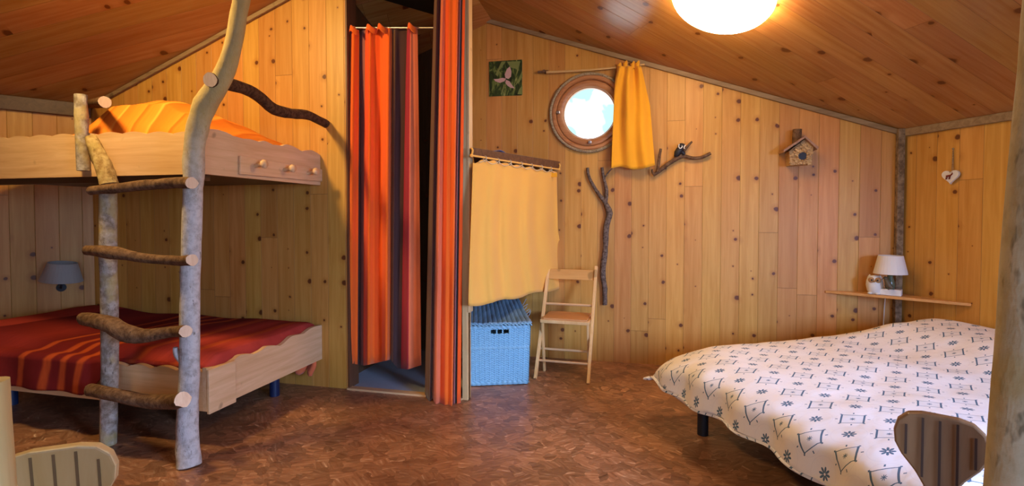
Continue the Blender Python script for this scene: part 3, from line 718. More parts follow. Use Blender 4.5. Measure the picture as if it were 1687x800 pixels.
bmesh.ops.translate(bm, vec=-Vector(wcu.location), verts=bm.verts)
me = bpy.data.meshes.new('knotted_heading'); bm.to_mesh(me); bm.free(); o = bpy.data.objects.new('knotted_heading', me); COL.objects.link(o); o.parent = wcu; me.materials.append(M['yellow2'])
s = o.modifiers.new('s', 'SOLIDIFY'); s.thickness = .003

# ------------------------------------------------------------------ branches on the back wall
def brp(L, ox, oy, sc, off): return [onY(ox+x/sc, oy+y/sc, Y2-off) for x, y in L]
bm = bmesh.new(); sc = 2.667; q = lambda L, o=.022: brp(L, 940, 220, sc, o)
tube(bm, q([(153, 305), (170, 350), (158, 400), (154, 460), (154, 500), (146, 560), (141, 620), (150, 680), (150, 752)], .024), [.020, .025, .021, .024, .019, .024, .020, .020, .018], 12, wob=.35)
tube(bm, q([(74, 150), (83, 195), (118, 258), (150, 300), (158, 325)]), [.011, .012, .013, .017, .017], 10, wob=.25)
tube(bm, q([(138, 148), (146, 195), (158, 250), (153, 305)]), [.011, .012, .014, .016], 10, wob=.25)
tube(bm, q([(183, 152), (166, 170), (150, 192)], .03), [.004, .005, .007], 8); tube(bm, q([(122, 250), (128, 275)], .03), [.006, .008], 8)
o = obj('wall_branch', bm, M['grey_bark'], base=onY(998, 500, Y2-.02)); tag(o, 'tall forked grey branch fixed upright on the back wall under the yellow window curtain', 'branch')
bm = bmesh.new(); sc = 9.415; q = lambda L, o=.03: brp(L, 1060, 215, sc, o)
tube(bm, q([(268, 280), (250, 400), (222, 640)], .05), [.009, .010, .013], 10, wob=.3)
tube(bm, q([(150, 690), (240, 630), (400, 505), (560, 410), (640, 385)]), [.014, .015, .014, .017, .015], 10, wob=.25)
tube(bm, q([(590, 395), (660, 400), (760, 425), (880, 420), (960, 390), (1042, 350)]), [.013, .013, .013, .012, .012, .012], 10, wob=.2)
tube(bm, q([(560, 410), (620, 330), (690, 235), (755, 170)], .04), [.013, .010, .009, .007], 10, wob=.2)
tube(bm, q([(135, 600), (140, 640), (165, 680)], .04), [.006, .008, .010], 8)
o = obj('wall_branch', bm, M['rung'], base=onY(1105, 262, Y2-.02)); tag(o, 'small brown forked branch hook fixed on the back wall right of the yellow curtain', 'branch')
bird = thing('bird_figure', onY(1120, 255, Y2-.05), 'tiny black and white bird figure perched on the forked branch hook', 'figurine')
bm = bmesh.new(); q1 = lambda x, y, o=.05: onY(1060+x/9.415, 215+y/9.415, Y2-o)
tube(bm, [q1(495, 395), q1(525, 350), q1(560, 300), q1(600, 265)], [.012, .024, .026, .018], 12); ball(bm, q1(590, 240), (.028, .024, .022)); tube(bm, [q1(500, 380), q1(480, 400)], [.01, .006], 6)
tube(bm, [q1(600, 330), q1(640, 370)], [.016, .010], 8)
obj('body', bm, M['black'], bird, smooth=True)
bm = bmesh.new(); 
pts = [q1(x, y, .078) for x, y in ((555, 210), (548, 250), (570, 275), (600, 255), (600, 235))]; tube(bm, pts, .0045, 6); tube(bm, [q1(650, 225, .076), q1(630, 260, .076), q1(640, 280, .072)], .0045, 6)
obj('face_mark', bm, M['white'], bird, smooth=True)

# ------------------------------------------------------------------ birdhouse
bc = onY(1321, 275, Y2)
bh = thing('birdhouse', (bc.x, Y2-.01, bc.z), 'little bark covered birdhouse with pitched roof hanging on the back wall', 'birdhouse')
BM_ = [M['rung'], bark('cork_chips', (.66, .45, .22), (.36, .20, .08), None, 2.2)]
dY = .10
def bq(px, py, o): return onY(px, py, Y2-o)
bm = bmesh.new()
outl = [(1302, 272), (1337, 270), (1340, 241), (1326, 229), (1300, 249)]
pa = [bq(x, y, dY) for x, y in outl]; prism(bm, pa, (0, dY-.002, 0), 0)
obj('body', bm, BM_[1], bh)
bm = bmesh.new(); rnd = random.Random(3)
hc = bq(1322, 257, dY)
for k in range(70):
    x = rnd.uniform(1303, 1338); y = rnd.uniform(236, 270)
    if y < 229+abs(x-1326)*.80+4: continue
    if (x-1322)**2+(y-257)**2 < 42: continue
    c = bq(x, y, dY+.004); box(bm, (-.012, -.006, -.006), (.012, .006, .006), Matrix.Translation(c) @ Matrix.Rotation(rnd.uniform(-.6, .6), 4, 'Y') @ Matrix.Rotation(rnd.uniform(-.3, .3), 4, 'X'))
for k in range(12):
    a = 2*pi*k/12; c = hc+Vector((cos(a)*.034, -.006, sin(a)*.034)); ball(bm, c, .009, seg=8)
obj('bark_chips', bm, BM_[1], bh, bevel=.002)
bm = bmesh.new(); lathe(bm, hc-Vector((0, .0035, 0)), (0, -1, 0), [(0, 0), (.027, 0), (.028, -.002)], 20); obj('entrance_hole', bm, M['black'], bh)
bm = bmesh.new()
rd = dY+.035
prism(bm, [bq(1326.5, 223, rd), bq(1291, 247, rd), bq(1291.5, 250.5, rd), bq(1326.5, 227, rd)], (0, rd-.004, 0)); prism(bm, [bq(1326.5, 223, rd), bq(1349, 242, rd), bq(1347, 246, rd), bq(1326.5, 227, rd)], (0, rd-.004, 0))
obj('roof', bm, wood('birdhouse_roof', (.40, .22, .12), (.24, .11, .05), 'y'), bh)
bm = bmesh.new(); tube(bm, [bq(1312, 240, .06), bq(1313.5, 213, .06)], .030, 12); obj('chimney', bm, M['rung'], bh)

# ------------------------------------------------------------------ heart ornament on the right wall
hp = onR(1568, 290, .012)
ht = thing('heart_ornament', hp, 'white felt heart with a small reindeer hanging by a cord on the right wall', 'ornament')
bm = bmesh.new(); pts = []
for k in range(32):
    a = 2*pi*k/32; x = 16*sin(a)**3/17; y = (13*cos(a)-5*cos(2*a)-2*cos(3*a)-cos(4*a))/17; pts.append(hp-D*(-x*.052)*1+Vector((0, 0, y*.050)))
prism(bm, pts, -N*.016); obj('heart', bm, M['white'], ht, bevel=.005)
bm = bmesh.new(); hq = lambda x, z: hp+D*x+Vector((0, 0, z))-N*.019
tube(bm, [hq(-.018, .0), hq(.006, .004)], .006, 6); tube(bm, [hq(.006, .004), hq(.016, .016)], .004, 6)
for x in (-.018, -.012, .0, .005): tube(bm, [hq(x, .0), hq(x-.004, -.02)], .0022, 5)
tube(bm, [hq(.016, .016), hq(.012, .026)], .0015, 5)
obj('reindeer', bm, plain('red_brown_felt', (.22, .03, .015)), ht)
bm = bmesh.new(); tube(bm, [hp+Vector((0, 0, .03)), onR(1570, 246, .006)], .0018, 5); tube(bm, [hp+D*.008+Vector((0, 0, .03)), onR(1570, 246, .006)], .0018, 5); ball(bm, onR(1570, 245, .006), .006)
obj('cord', bm, M['rope'], ht)

# ------------------------------------------------------------------ corner shelf on the right, lamp, owl
k1 = onY(1360, 478, Y2-.01); zsh = k1.z; k2 = onR(1600, 504, .01); k2.z = zsh
st_ = thing('corner_shelf', (k1+k2)/2, 'narrow wooden board shelf spanning the right corner above the double bed', 'shelf')
bm = bmesh.new(); bc3 = Vector((B.x-.03, Y2-.03, zsh)); prism(bm, [k1, k2, bc3], (0, 0, -.018)); obj('board', bm, wood('shelf_orange', (.70, .36, .12), (.55, .25, .07), 'x'), st_, bevel=.002)
sd = (k2-k1).normalized(); sn = Vector((sd.y, -sd.x, 0))
def onS(px, py, off=0): return hit(px, py, sn, k1+sn*off)
lp = onS(1466, 486, -.055); lp.z = zsh+.001
sl = thing('table_lamp', lp, 'small unlit white table lamp on the corner shelf above the double bed', 'lamp')
pxm = (lp-CAM).dot(_f)/FPX   # metres per pixel there
bm = bmesh.new(); M4 = Matrix(((sd.x, sn.x, 0, lp.x), (sd.y, sn.y, 0, lp.y), (0, 0, 1, lp.z), (0, 0, 0, 1)))
box(bm, (-17.5*pxm, -.035, 0), (15.5*pxm, .035, 10*pxm), M4); obj('base', bm, M['white'], sl, bevel=.003)
bm = bmesh.new(); lathe(bm, lp+Vector((0, 0, 10*pxm)), (0, 0, 1), [(0, 0), (.022, 0), (.03, .02), (.024, .05), (.018, .075), (.012, .11), (.010, .13)], 18); obj('stem', bm, M['glassy'], sl, smooth=True)
bm = bmesh.new(); zb_ = 35*pxm; zt2 = 65*pxm
lathe(bm, lp, (0, 0, 1), [(23.5*pxm, zb_), (17*pxm, zt2), (16.3*pxm, zt2), (22.8*pxm, zb_)], 32, closed=True); obj('lamp_shade', bm, M['shade'], sl, smooth=False)
bm = bmesh.new(); cb = onY(1458, 494, Y2-.015); ce = onY(1455, 541, Y2-.015); tube(bm, [lp+Vector((0, .05, .01)), Vector((cb.x+.01, cb.y, zsh+.01)), cb, ce], .003, 6); obj('cable', bm, M['white'], sl)
bm = bmesh.new(); box(bm, onY(1451, 553, Y2-.03), onY(1460, 540, Y2-.0)); obj('plug', bm, M['white'], sl, bevel=.004)
# carved bird standing at lamp foot
lb = lp+sn*-.0+Vector((0, 0, 10*pxm)); lb = onS(1464, 474, .005); lb.z = lp.z+10*pxm
fg = thing('carved_bird', lb, 'tiny carved bird standing on the white lamp base under the shade', 'figurine')
bm = bmesh.new(); tube(bm, [lb+sd*.02+Vector((0, 0, .012)), lb+Vector((0, 0, .03)), lb-sd*.01+Vector((0, 0, .055)), lb-sd*.018+Vector((0, 0, .07))], [.010, .018, .014, .009], 10); ball(bm, lb-sd*.018+Vector((0, 0, .076)), .012); tube(bm, [lb-sd*.028+Vector((0, 0, .074)), lb-sd*.045+Vector((0, 0, .062))], [.004, .001], 6)
tube(bm, [lb, lb+Vector((0, 0, .02))], .004, 6); obj('body', bm, plain('dark_carving', (.11, .085, .05)), fg, smooth=True)
ow = onS(1440.5, 482, -.045); ow.z = zsh+.001
og = thing('owl_figurine', ow, 'round white owl figurine with tan face standing left of the small lamp', 'figurine')
bm = bmesh.new(); lathe(bm, ow, (0, 0, 1), [(0, 0), (.030, 0), (.042, .022), (.050, .06), (.048, .085), (.042, .105), (.030, .122), (.0, .128)], 24)
for s_ in (-1, 1): ball(bm, ow+sd*.022*s_+Vector((0, 0, .006))+sn*.03, (.014, .018, .008)); lathe(bm, ow+sd*.028*s_+Vector((0, 0, .108)), (0, 0, 1), [(.014, 0), (.008, .014), (0, .024)], 10)
obj('body', bm, M['white'], og, smooth=True)
bm = bmesh.new(); tocam = (CAM-ow); tocam.z = 0; tocam.normalize(); pe = Vector((-tocam.y, tocam.x, 0))
for s_ in (-1, 1): ball(bm, ow+tocam*.036+pe*.018*s_+Vector((0, 0, .096)), (.019, .019, .019), seg=12)
obj('face', bm, plain('tan_glaze', (.45, .24, .10)), og, smooth=True)
bm = bmesh.new()
for s_ in (-1, 1): ball(bm, ow+tocam*.055+pe*.016*s_+Vector((0, 0, .098)), .006, seg=8)
obj('eye', bm, M['black'], og, smooth=True)
bm = bmesh.new(); lathe(bm, ow+tocam*.050+Vector((0, 0, .090)), tocam+Vector((0, 0, -.5)), [(.006, 0), (0, .018)], 8); obj('beak', bm, plain('ochre_glaze', (.5, .25, .05)), og)

# ------------------------------------------------------------------ double bed
N0, T0, T1, NH = 1.50, -2.50, -1.02, 3.44
def bp(n, t_, z): return N*n+D*t_+Vector((0, 0, z))
bd = thing('double_bed', bp((N0+NH)/2, (T0+T1)/2, 0), 'low double bed standing in the right corner with its head against the right wall', 'bed')
MB4 = Matrix(((N.x, D.x, 0, 0), (N.y, D.y, 0, 0), (0, 0, 1, 0), (0, 0, 0, 1)))
bm = bmesh.new(); box(bm, (N0+.08, T0+.08, .17), (NH, T1-.05, .23), MB4); obj('frame', bm, M['black'], bd, bevel=.004)
bm = bmesh.new(); box(bm, (N0+.12, T0+.12, .232), (NH, T1-.08, .345), MB4); obj('mattress', bm, M['mattress'], bd, bevel=.03)
for n_, t_ in ((N0+.14, T0+.22), (N0+.14, T1-.2), (NH-.2, T0+.2), (NH-.2, T1-.2)):
    bm = bmesh.new(); tube(bm, [bp(n_, t_, 0), bp(n_, t_, .172)], .028, 14); obj('leg', bm, M['black'], bd, smooth=False)
# duvet
LEN = NH-N0+.22; WID = T1-T0+.44; UVD = {}
def dv(a, b):
    nl = N0-.20+LEN*a*1.0; tl = T0-.22+WID*b
    on = max(0, N0+.05-nl); ot = max(0, T0+.06-tl); o2 = max(0, tl-(T1-.06))
    n_ = max(nl, N0+.05) - (.075*sin(min(1, on/.10)*pi/2) + .02*sstep(.1, .25, on)) if on > 0 else nl
    tt = tl
    if ot > 0: tt = T0+.06-.09*sin(min(1, ot/.12)*pi/2)
    if o2 > 0: tt = T1-.06+.09*sin(min(1, o2/.12)*pi/2)
    z = .415+.016*nz(nl*2.2, tl*2.2, 1)+.007*nz(nl*6, tl*6, 2)
    z += .115*sstep(2.62, 3.02, nl)*(1-.35*sstep(3.25, 3.44, nl))*sstep(T0-.05, T0+.22, tl)*(.9+.25*nz(nl, tl*2, 5))
    def drop(o_, s_): return .012*(o_/.06)**2 if o_ < .06 else .012+(o_-.06)*s_
    dz = drop(on, 1.05)+drop(ot, .62)+drop(o2, 1.0)
    z -= dz+.04*max(0, (N0+.25-nl)/.25 if nl > N0 else 1)**2*(1 if nl > N0-.02 else 1)+.02*max(0, 1-max(0, tl-T0)/.2)**2
    z -= .065*max(0, 1-math.hypot(max(0, nl-N0), max(0, tl-T0))/.42)**1.5
    z = max(z, .235+.02*nz(nl*5, tl*5, 8)-.05*max(0, 1-math.hypot(nl-N0+.1, tl-T0-.30)/.09))
    n_ += (.014*sin(tl*22)+.01*nz(tl*9, 3))*min(1, on/.1); tt += (.012*sin(nl*19))*min(1, (ot+o2)/.1)
    p = bp(n_, tt, z); return p, (nl, tl)
NUa, NVb = 130, 120
bm = bmesh.new(); uvl = bm.loops.layers.uv.new('UVMap'); VV = []
for i in range(NUa+1):
    row = []
    for j in range(NVb+1):
        p, uv_ = dv(i/NUa, j/NVb); v_ = bm.verts.new(p); row.append((v_, uv_))
    VV.append(row)
for i in range(NUa):
    for j in range(NVb):
        cs = (VV[i][j], VV[i+1][j], VV[i+1][j+1], VV[i][j+1]); f = bm.faces.new([c[0] for c in cs]); f.smooth = True
        for l, c in zip(f.loops, cs): l[uvl].uv = (c[1][1], c[1][0])
o = obj('duvet', bm, M['duvet'], base=bp((N0+NH)/2, (T0+T1)/2, .38), solid=.012); tag(o, 'white duvet printed with grey blue stars and rectangles spread over the double bed', 'duvet')

# ------------------------------------------------------------------ bunk beds
XE = -2.025; YN = 2.03; XW = -3.93
def scal(p0, p1, lo, zs, amp, n_, M_=None): pass
def scallop_board(bm, p, q, zb, ztops, amp, nsc, off, mi=0):
    """vertical board from p to q with wavy top; ztops (t,z) list; off = thickness vector"""
    p, q = Vector(p), Vector(q); K = nsc*10; top = []
    for k in range(K+1):
        t_ = k/K; c = p.lerp(q, t_); z = interp(ztops, t_)+amp*(abs(sin(pi*t_*nsc))-.5); top.append(Vector((c.x, c.y, z)))
    bot = [Vector((c.x, c.y, zb)) for c in top]; off = Vector(off)
    for k in range(K):
        a, b, c, d = top[k], top[k+1], bot[k+1], bot[k]
        vs = [bm.verts.new(x) for x in (a, b, c, d)]; ws = [bm.verts.new(x+off) for x in (a, b, c, d)]
        for f in ((vs[0], vs[1], vs[2], vs[3]), (ws[3], ws[2], ws[1], ws[0]), (vs[1], vs[0], ws[0], ws[1]), (vs[3], vs[2], ws[2], ws[3])): bm.faces.new(f)
        if k == 0: bm.faces.new((vs[0], vs[3], ws[3], ws[0]))
        if k == K-1: bm.faces.new((vs[2], vs[1], ws[1], ws[2]))
    bmesh.ops.remove_doubles(bm, verts=bm.verts, dist=1e-5)
# upper bunk
zUb = 1.353; zUt = onY(335, 214, YN).z
ub = thing('upper_bunk', (XE-1, 2.5, zUb), 'upper bunk with pale scalloped boards built against the wall behind the branch ladder', 'bed')
bm = bmesh.new(); zl = onY(20, 226, YN).z; zm = onY(190, 219, YN).z
scallop_board(bm, (XE-.0255, YN, 0), (XW, YN, 0), zUb, [(0, zUt-.012), (.25, zm), (.5, zl), (1, zl)], .012, 12, (0, .025, 0)); obj('front_board', bm, M['board'], ub)
bm = bmesh.new(); ez = [(0, zUt), (.12, zUt-.002), (.2, 1.545), (.35, 1.535), (.5, 1.53), (.65, 1.525), (.8, 1.51), (1, 1.50)]
zs_ = []
for px, py in ((342, 212), (380, 220), (400, 230), (435, 232), (450, 240), (472, 238), (495, 247), (515, 249), (531, 255)):
    h_ = hit(px, py, (1, 0, 0), (XE, 0, 0)); zs_.append(((h_.y-YN)/(Y1-YN), h_.z))
zs_[0] = (0, zs_[0][1]); scallop_board(bm, (XE, YN, 0), (XE, Y1-.004, 0), zUb, zs_, .012, 5, (-.025, 0, 0)); obj('end_board', bm, M['boardy'], ub)
bm = bmesh.new(); box(bm, (XW, YN+.026, zUb+.01), (XE-.026, Y1-.005, zUb+.035)); box(bm, (XW, YN+.03, zUb-.03), (XE-.03, YN+.07, zUb+.01)); obj('slat_base', bm, M['pine_dark'], ub)
bm = bmesh.new(); box(bm, (XW+.02, YN+.03, zUb+.037), (XE-.03, Y1-.01, zUb+.15)); o = obj('mattress', bm, M['mattress'], base=((XW+XE)/2, 2.5, zUb+.037), bevel=.03); tag(o, 'thin mattress lying in the upper bunk under the orange throw', 'mattress')
# peg rail
pgc = hit(465, 279, (1, 0, 0), (XE, 0, 0)); pg = thing('peg_rack', pgc, 'wooden three peg coat rack fixed on the end board of the upper bunk', 'coat rack')
bm = bmesh.new(); q = [hit(x, y, (1, 0, 0), (XE, 0, 0)) for x, y in ((392, 256), (528, 279), (528, 299), (392, 287))]; prism(bm, [v+Vector((.001, 0, 0)) for v in q], (.014, 0, 0)); obj('backboard', bm, M['boardy'], pg, bevel=.004)
for px, py in ((420, 273), (468, 280), (507, 285)):
    c = hit(px, py, (1, 0, 0), (XE+.014, 0, 0)); bm = bmesh.new(); lathe(bm, c, (1, 0, .15), [(.012, -.002), (.011, .04), (.020, .048), (.024, .060), (.020, .07), (0, .074)], 16); obj('peg', bm, M['boardy'], pg, smooth=True)
def uvgrid(name, nu, nv, fn, mat, base, solid=.01):
    bm = bmesh.new(); uvl = bm.loops.layers.uv.new('UVMap'); VV = [[None]*(nv+1) for _ in range(nu+1)]
    for i in range(nu+1):
        for j in range(nv+1):
            p, uv_ = fn(i/nu, j/nv); VV[i][j] = (bm.verts.new(p), uv_)
    for i in range(nu):
        for j in range(nv):
            cs = (VV[i][j], VV[i+1][j], VV[i+1][j+1], VV[i][j+1]); f = bm.faces.new([c[0] for c in cs]); f.smooth = True
            for l, c in zip(f.loops, cs): l[uvl].uv = c[1]
    return obj(name, bm, mat, base=base, solid=solid)
def up_throw(a, b):
    x = XE-.035-(1.12)*a; y = YN+.035+(Y1-YN-.055)*b
    z = 1.525+.02*nz(x*4, y*4)
    hump = interp([(-3.15, .0), (-3.02, .13), (-2.85, .26), (-2.65, .285), (-2.45, .26), (-2.3, .19), (-2.15, .08), (-2.06, .01)], x)*interp([(0, 0), (.07, .35), (.2, .85), (.4, 1), (.7, .8), (1, .45)], b)
    z += hump+.012*nz(x*9, y*7, 3)*(hump*6)
    e_ = min(a*1.12, b*.92, (1-b)*.92, (1-a)*1.12); z -= .05*(1-sstep(0, .07, e_))
    z = max(z, 1.508)
    return Vector((x, y, z)), (x+.22*y, y)
o = uvgrid('bed_throw', 70, 50, up_throw, M['orange_stripe'], (XE-.5, 2.5, 1.5)); tag(o, 'bright orange striped throw heaped on the near end of the upper bunk', 'blanket')
def up_throw2(a, b):
    x = XE-1.20-(.69)*a; y = YN+.035+(Y1-YN-.06)*b
    z = 1.525+.016*nz(x*4, y*4)+.075*sstep(-3.25, -3.5, x)*interp([(0, .1), (.2, .8), (.5, 1), (1, .6)], b)
    e_ = min(b*.92, (1-b)*.92); z -= .03*(1-sstep(0, .06, e_)); return Vector((x, y, max(z, 1.508))), (y*1.2, x)
o = uvgrid('pillow_cover', 40, 40, up_throw2, M['rust_stripe'], (XE-1.5, 2.5, 1.5)); tag(o, 'rust coloured bedding over the pillow at the far left end of the upper bunk', 'bedding')

# lower bed
zLb = .19; zn = onY(330, 607, YN).z
lb_ = thing('lower_bed', (XE-1, 2.5, 0), 'lower bed with pale scalloped board frame under the upper bunk', 'bed')
bm = bmesh.new(); scallop_board(bm, (XE-.0255, YN, 0), (XW, YN, 0), zLb, [(0, zn-.01), (.3, zn-.015), (1, zn-.01)], .016, 12, (0, .025, 0)); obj('front_board', bm, M['board'], lb_)
zs_ = []
for px, py in ((335, 607), (360, 604), (378, 598), (395, 584), (420, 583), (440, 570), (462, 569), (480, 554), (500, 549), (512, 541), (531, 534)):
    h_ = hit(px, py, (1, 0, 0), (XE, 0, 0)); zs_.append(((h_.y-YN)/(Y1-YN), h_.z))
zs_[0] = (0, zs_[0][1])
bm = bmesh.new(); scallop_board(bm, (XE, YN, 0), (XE, Y1-.004, 0), zLb+.0, zs_, .006, 5, (-.025, 0, 0)); obj('end_board', bm, M['boardy'], lb_)
bm = bmesh.new(); box(bm, (XE+.001, YN-.003, zLb-.012), (XE+.016, YN+.17, zn-.002)); obj('corner_batten', bm, M['boardy'], lb_, bevel=.003)
bm = bmesh.new(); box(bm, (XW, YN+.026, zLb+.02), (XE-.027, Y1-.01, zLb+.05)); obj('slat_base', bm, M['pine_dark'], lb_)
for x, y in ((XE-.33, YN+.22), (XE-.20, Y1-.22), (XW+.25, YN+.22), (XW+.25, Y1-.22)):
    bm = bmesh.new(); tube(bm, [(x, y, 0), (x, y, zLb+.022)], .03, 16); obj('leg', bm, M['navy'], lb_)
bm = bmesh.new(); box(bm, (XW+.02, YN+.03, zLb+.052), (XE-.06, Y1-.012, .385)); o = obj('mattress', bm, M['mattress'], base=((XW+XE)/2, 2.5, zLb+.052), bevel=.03); tag(o, 'mattress lying in the lower bed under the red striped throw', 'mattress')
XS = onY(168, 600, YN).x
def lo_throw(a, b):
    x = XE-.027-(1.865)*a; yl = YN-.32+(Y1-YN-.02+.32)*b      # yl<YN : hanging part
    hang = 1 if x < XS else 0
    z = .445+.014*nz(x*3, yl*4)+.035*sstep(-3.3, -3.75, x)
    w_ = sstep(XS+.08, XS-.06, x)
    if yl >= YN+.03:
        e_ = yl-(YN+.03); z -= (.10 if a < .004 else 0); z -= .05*(1-sstep(0, .10, e_))*(1-.4*w_); z -= .012*(1-sstep(0, .06, XE-.027-x)); 
        z -= .03*(1-sstep(0, .06, Y1-yl)); y = yl
        return Vector((x, y, z)), (x-.12*yl, yl)
    o_ = (YN+.03-yl)*.72
    zt = .415-.0*w_
    y = YN+.03-.075*min(1, o_/.06)*w_-.012*sin(x*20)*w_*min(1, o_/.2)
    z = zt-(.0 if o_ < .04 else (o_-.04))*w_*.86-(1-w_)*min(o_, .02)
    if w_ < .5: y = YN+.034; z = .412-min(o_, .03)
    return Vector((x, y, z)), (x-.12*yl, yl)
o = uvgrid('bed_throw', 120, 70, lo_throw, M['red_stripe'], (XE-1, 2.5, .42), .008); tag(o, 'dark red striped throw covering the lower bed and hanging over its front', 'blanket')
bm = bmesh.new(); c = onY(510, 600, Y1-.05)
grid(bm, 10, 8, lambda a, b: c+Vector((-.10+.14*a+.02*sin(b*4), -.025*sin(a*9), .07-.13*b*(.6+.5*abs(sin(a*5))))))
cc = obj('sheet_corner', bm, M['salmon'], bpy.data.objects['bed_throw.001'] if 'bed_throw.001' in bpy.data.objects else None, solid=.003)

# ------------------------------------------------------------------ branch ladder and guard branches
YLr, YLl = 1.915, 1.955
ld_ = thing('branch_ladder', onZ(244, 750, 0), 'rustic ladder made of birch logs leaning at the front of the bunk beds', 'ladder')
def mp(L, y): return [onY(px, py, y) for px, py in L]
pxr = 2.27/830
bm = bmesh.new(); base_ = onZ(311, 766, 0)
pts = [Vector((base_.x, base_.y, 0))]+[onY(px, py, yy_) for px, py, yy_ in ((309, 700, 1.90), (312, 620, 1.91), (313, 500, YLr), (315, 400, YLr), (318, 310, YLr), (320, 250, YLr), (326, 210, YLr), (338, 172, YLr), (366, 128, YLr), (384, 75, YLr), (393, 25, YLr), (399, -10, YLr), (408, -70, YLr+.02))]
pts.append(Vector((pts[-1].x+.03, pts[-1].y, zC(pts[-1].x, pts[-1].y)-.01)))
tube(bm, pts, [w*pxr for w in (19, 16.5, 15.5, 15, 15, 15, 15.5, 17, 18, 15, 13, 12.5, 12.5, 12, 12)], 18, wob=.12, per=4)
tube(bm, [onY(308, 600, 1.90), onY(292, 585, 1.89), onY(289, 572, 1.885)], [.02, .014, .011], 8)
for v_ in bm.verts:
    pass
def mk_rail():
    t = NT('birch_rail_bark'); v = t.gen('Object'); sp = t.node('SeparateXYZ'); t.l.new(v, sp.inputs[0])
    a = t.noise(v, 30, 5, .65); b = t.noise(t.gen('Object', (45, 45, 16)), 1, 3, .7); k = t.noise(v, 9, 2)
    c = t.mix(t.ramp(a, [(.32, (0, 0, 0)), (.58, (1, 1, 1))]), (.34, .30, .26), (.55, .51, .47))
    c = t.mix(t.ramp(b, [(.62, (0, 0, 0)), (.70, (.8, .8, .8))]), c, (.15, .12, .09))
    f = t.ramp(t.math('DIVIDE', sp.outputs[2], 3.0), [(.40, (0, 0, 0)), (.54, (1, 1, 1))])
    c = t.mix(t.math('MULTIPLY', f, .85), c, t.mix(k, (.52, .38, .12), (.36, .24, .07)))  # warm lamp light on the upper rail painted in by height
    t.bump(t.math('ADD', a, b), .5, .006); return t.out(c, .85, .15)
RB = mk_rail()
obj('side_rail', bm, RB, ld_)
bm = bmesh.new(); b0 = onZ(178.5, 731, 0); pts = [Vector((b0.x, b0.y, 0))]+mp([(180, 640), (181, 560), (179, 450), (178, 380), (178, 315)], YLl)
tube(bm, pts, [13.5*pxr]*6, 16, wob=.10, per=4); obj('side_rail', bm, [M['birch_lichen']], ld_)
bm = bmesh.new(); tube(bm, mp([(180, 305), (168, 270), (155, 240), (149, 226)], YLl-.005), [15*pxr, 13*pxr, 11*pxr, 9*pxr], 14, wob=.3); obj('bent_branch', bm, M['brown_bark'], ld_)
bm = bmesh.new(); tube(bm, mp([(137, 281), (135, 230), (134, 190), (133, 156)], YN-.026), [10.5*pxr]*4, 14, wob=.12); obj('guard_stake', bm, M['dark_bark'] if 0 else M['birch_lichen'], ld_)
rungs = [([(150, 314, .0), (200, 309, -.01), (260, 303, -.02), (300, 301, -.045), (316, 301, -.075)], [8, 8, 9, 9, 9.5]),
         ([(144, 412, .0), (180, 415, -.03), (240, 425, -.03), (290, 429, -.045), (316, 428, -.085)], [9, 11, 8, 8.5, 9.5]),
         ([(138, 524, .0), (175, 532, -.045), (210, 549, -.05), (240, 553, -.04), (285, 546, -.045), (306, 545, -.085)], [11, 14, 14, 11, 9, 9.5]),
         ([(149, 642, .0), (185, 649, -.045), (240, 660, -.03), (285, 661, -.05), (302, 658, -.10)], [11, 10.5, 12, 12, 12])]
for i, (L, rr_) in enumerate(rungs):
    pts = [onY(px, py, 1.90+dy) for px, py, dy in L]
    bm = bmesh.new(); tube(bm, pts, [w*pxr for w in rr_], 14, wob=.22, per=4, cap=1, seed=i); obj('rung', bm, [M['rung'], M['cut']], ld_)
# guard branches
g0 = onY(345, 131, 1.86)
bm = bmesh.new(); P_ = [(346, 131, 1.86), (375, 138, 2.0), (408, 148, 2.16), (430, 162, 2.3), (450, 179, 2.42), (480, 187, 2.58), (505, 189, 2.72), (525, 198, 2.86), (537, 204, 2.955)]
tube(bm, [onY(*p) for p in P_], [.031, .030, .029, .030, .032, .029, .028, .027, .026], 14, wob=.12, cap=1)
o = obj('guard_branch', bm, [M['dark_bark'], M['cut']], base=onY(537, 204, 2.955)); tag(o, 'dark curved branch running from the tall ladder log back to the wall', 'branch')
bm = bmesh.new(); tube(bm, [onY(173, 168, 2.00), onY(158, 170, 2.25), onY(150, 171, 2.5), onY(146, 172, 2.9)], [.028, .028, .028, .026], 14, wob=.12, cap=1)
o = obj('guard_branch', bm, [M['dark_bark'], M['cut']], base=onY(146, 172, 2.9)); tag(o, 'short dark log with pale sawn end behind the upright stake of the upper bunk', 'branch')

# ------------------------------------------------------------------ wall lamp in the lower bunk
wl_ = onL(101, 462, .10)
wt = thing('wall_lamp', wl_, 'grey unlit lamp with tapered shade on the wall at the head of the lower bed', 'lamp')
pm = (wl_-CAM).dot(_f)/FPX; ax_ = Vector((.13, 0, 1)).normalized()
bm = bmesh.new(); lathe(bm, wl_, ax_, [(28*pm, 0), (19*pm, 30*pm), (18.4*pm, 30*pm), (27.4*pm, 0)], 32, closed=True); obj('lamp_shade', bm, M['shade_grey'], wt)
bm = bmesh.new(); tube(bm, [wl_+ax_*.06, wl_, wl_-ax_*.05, wl_-ax_*.06-NL*.095], .008, 8); lathe(bm, wl_-ax_*.06-NL*.099, NL, [(0, 0), (.03, 0), (.03, .012), (0, .014)], 16); obj('bracket', bm, M['black'], wt)

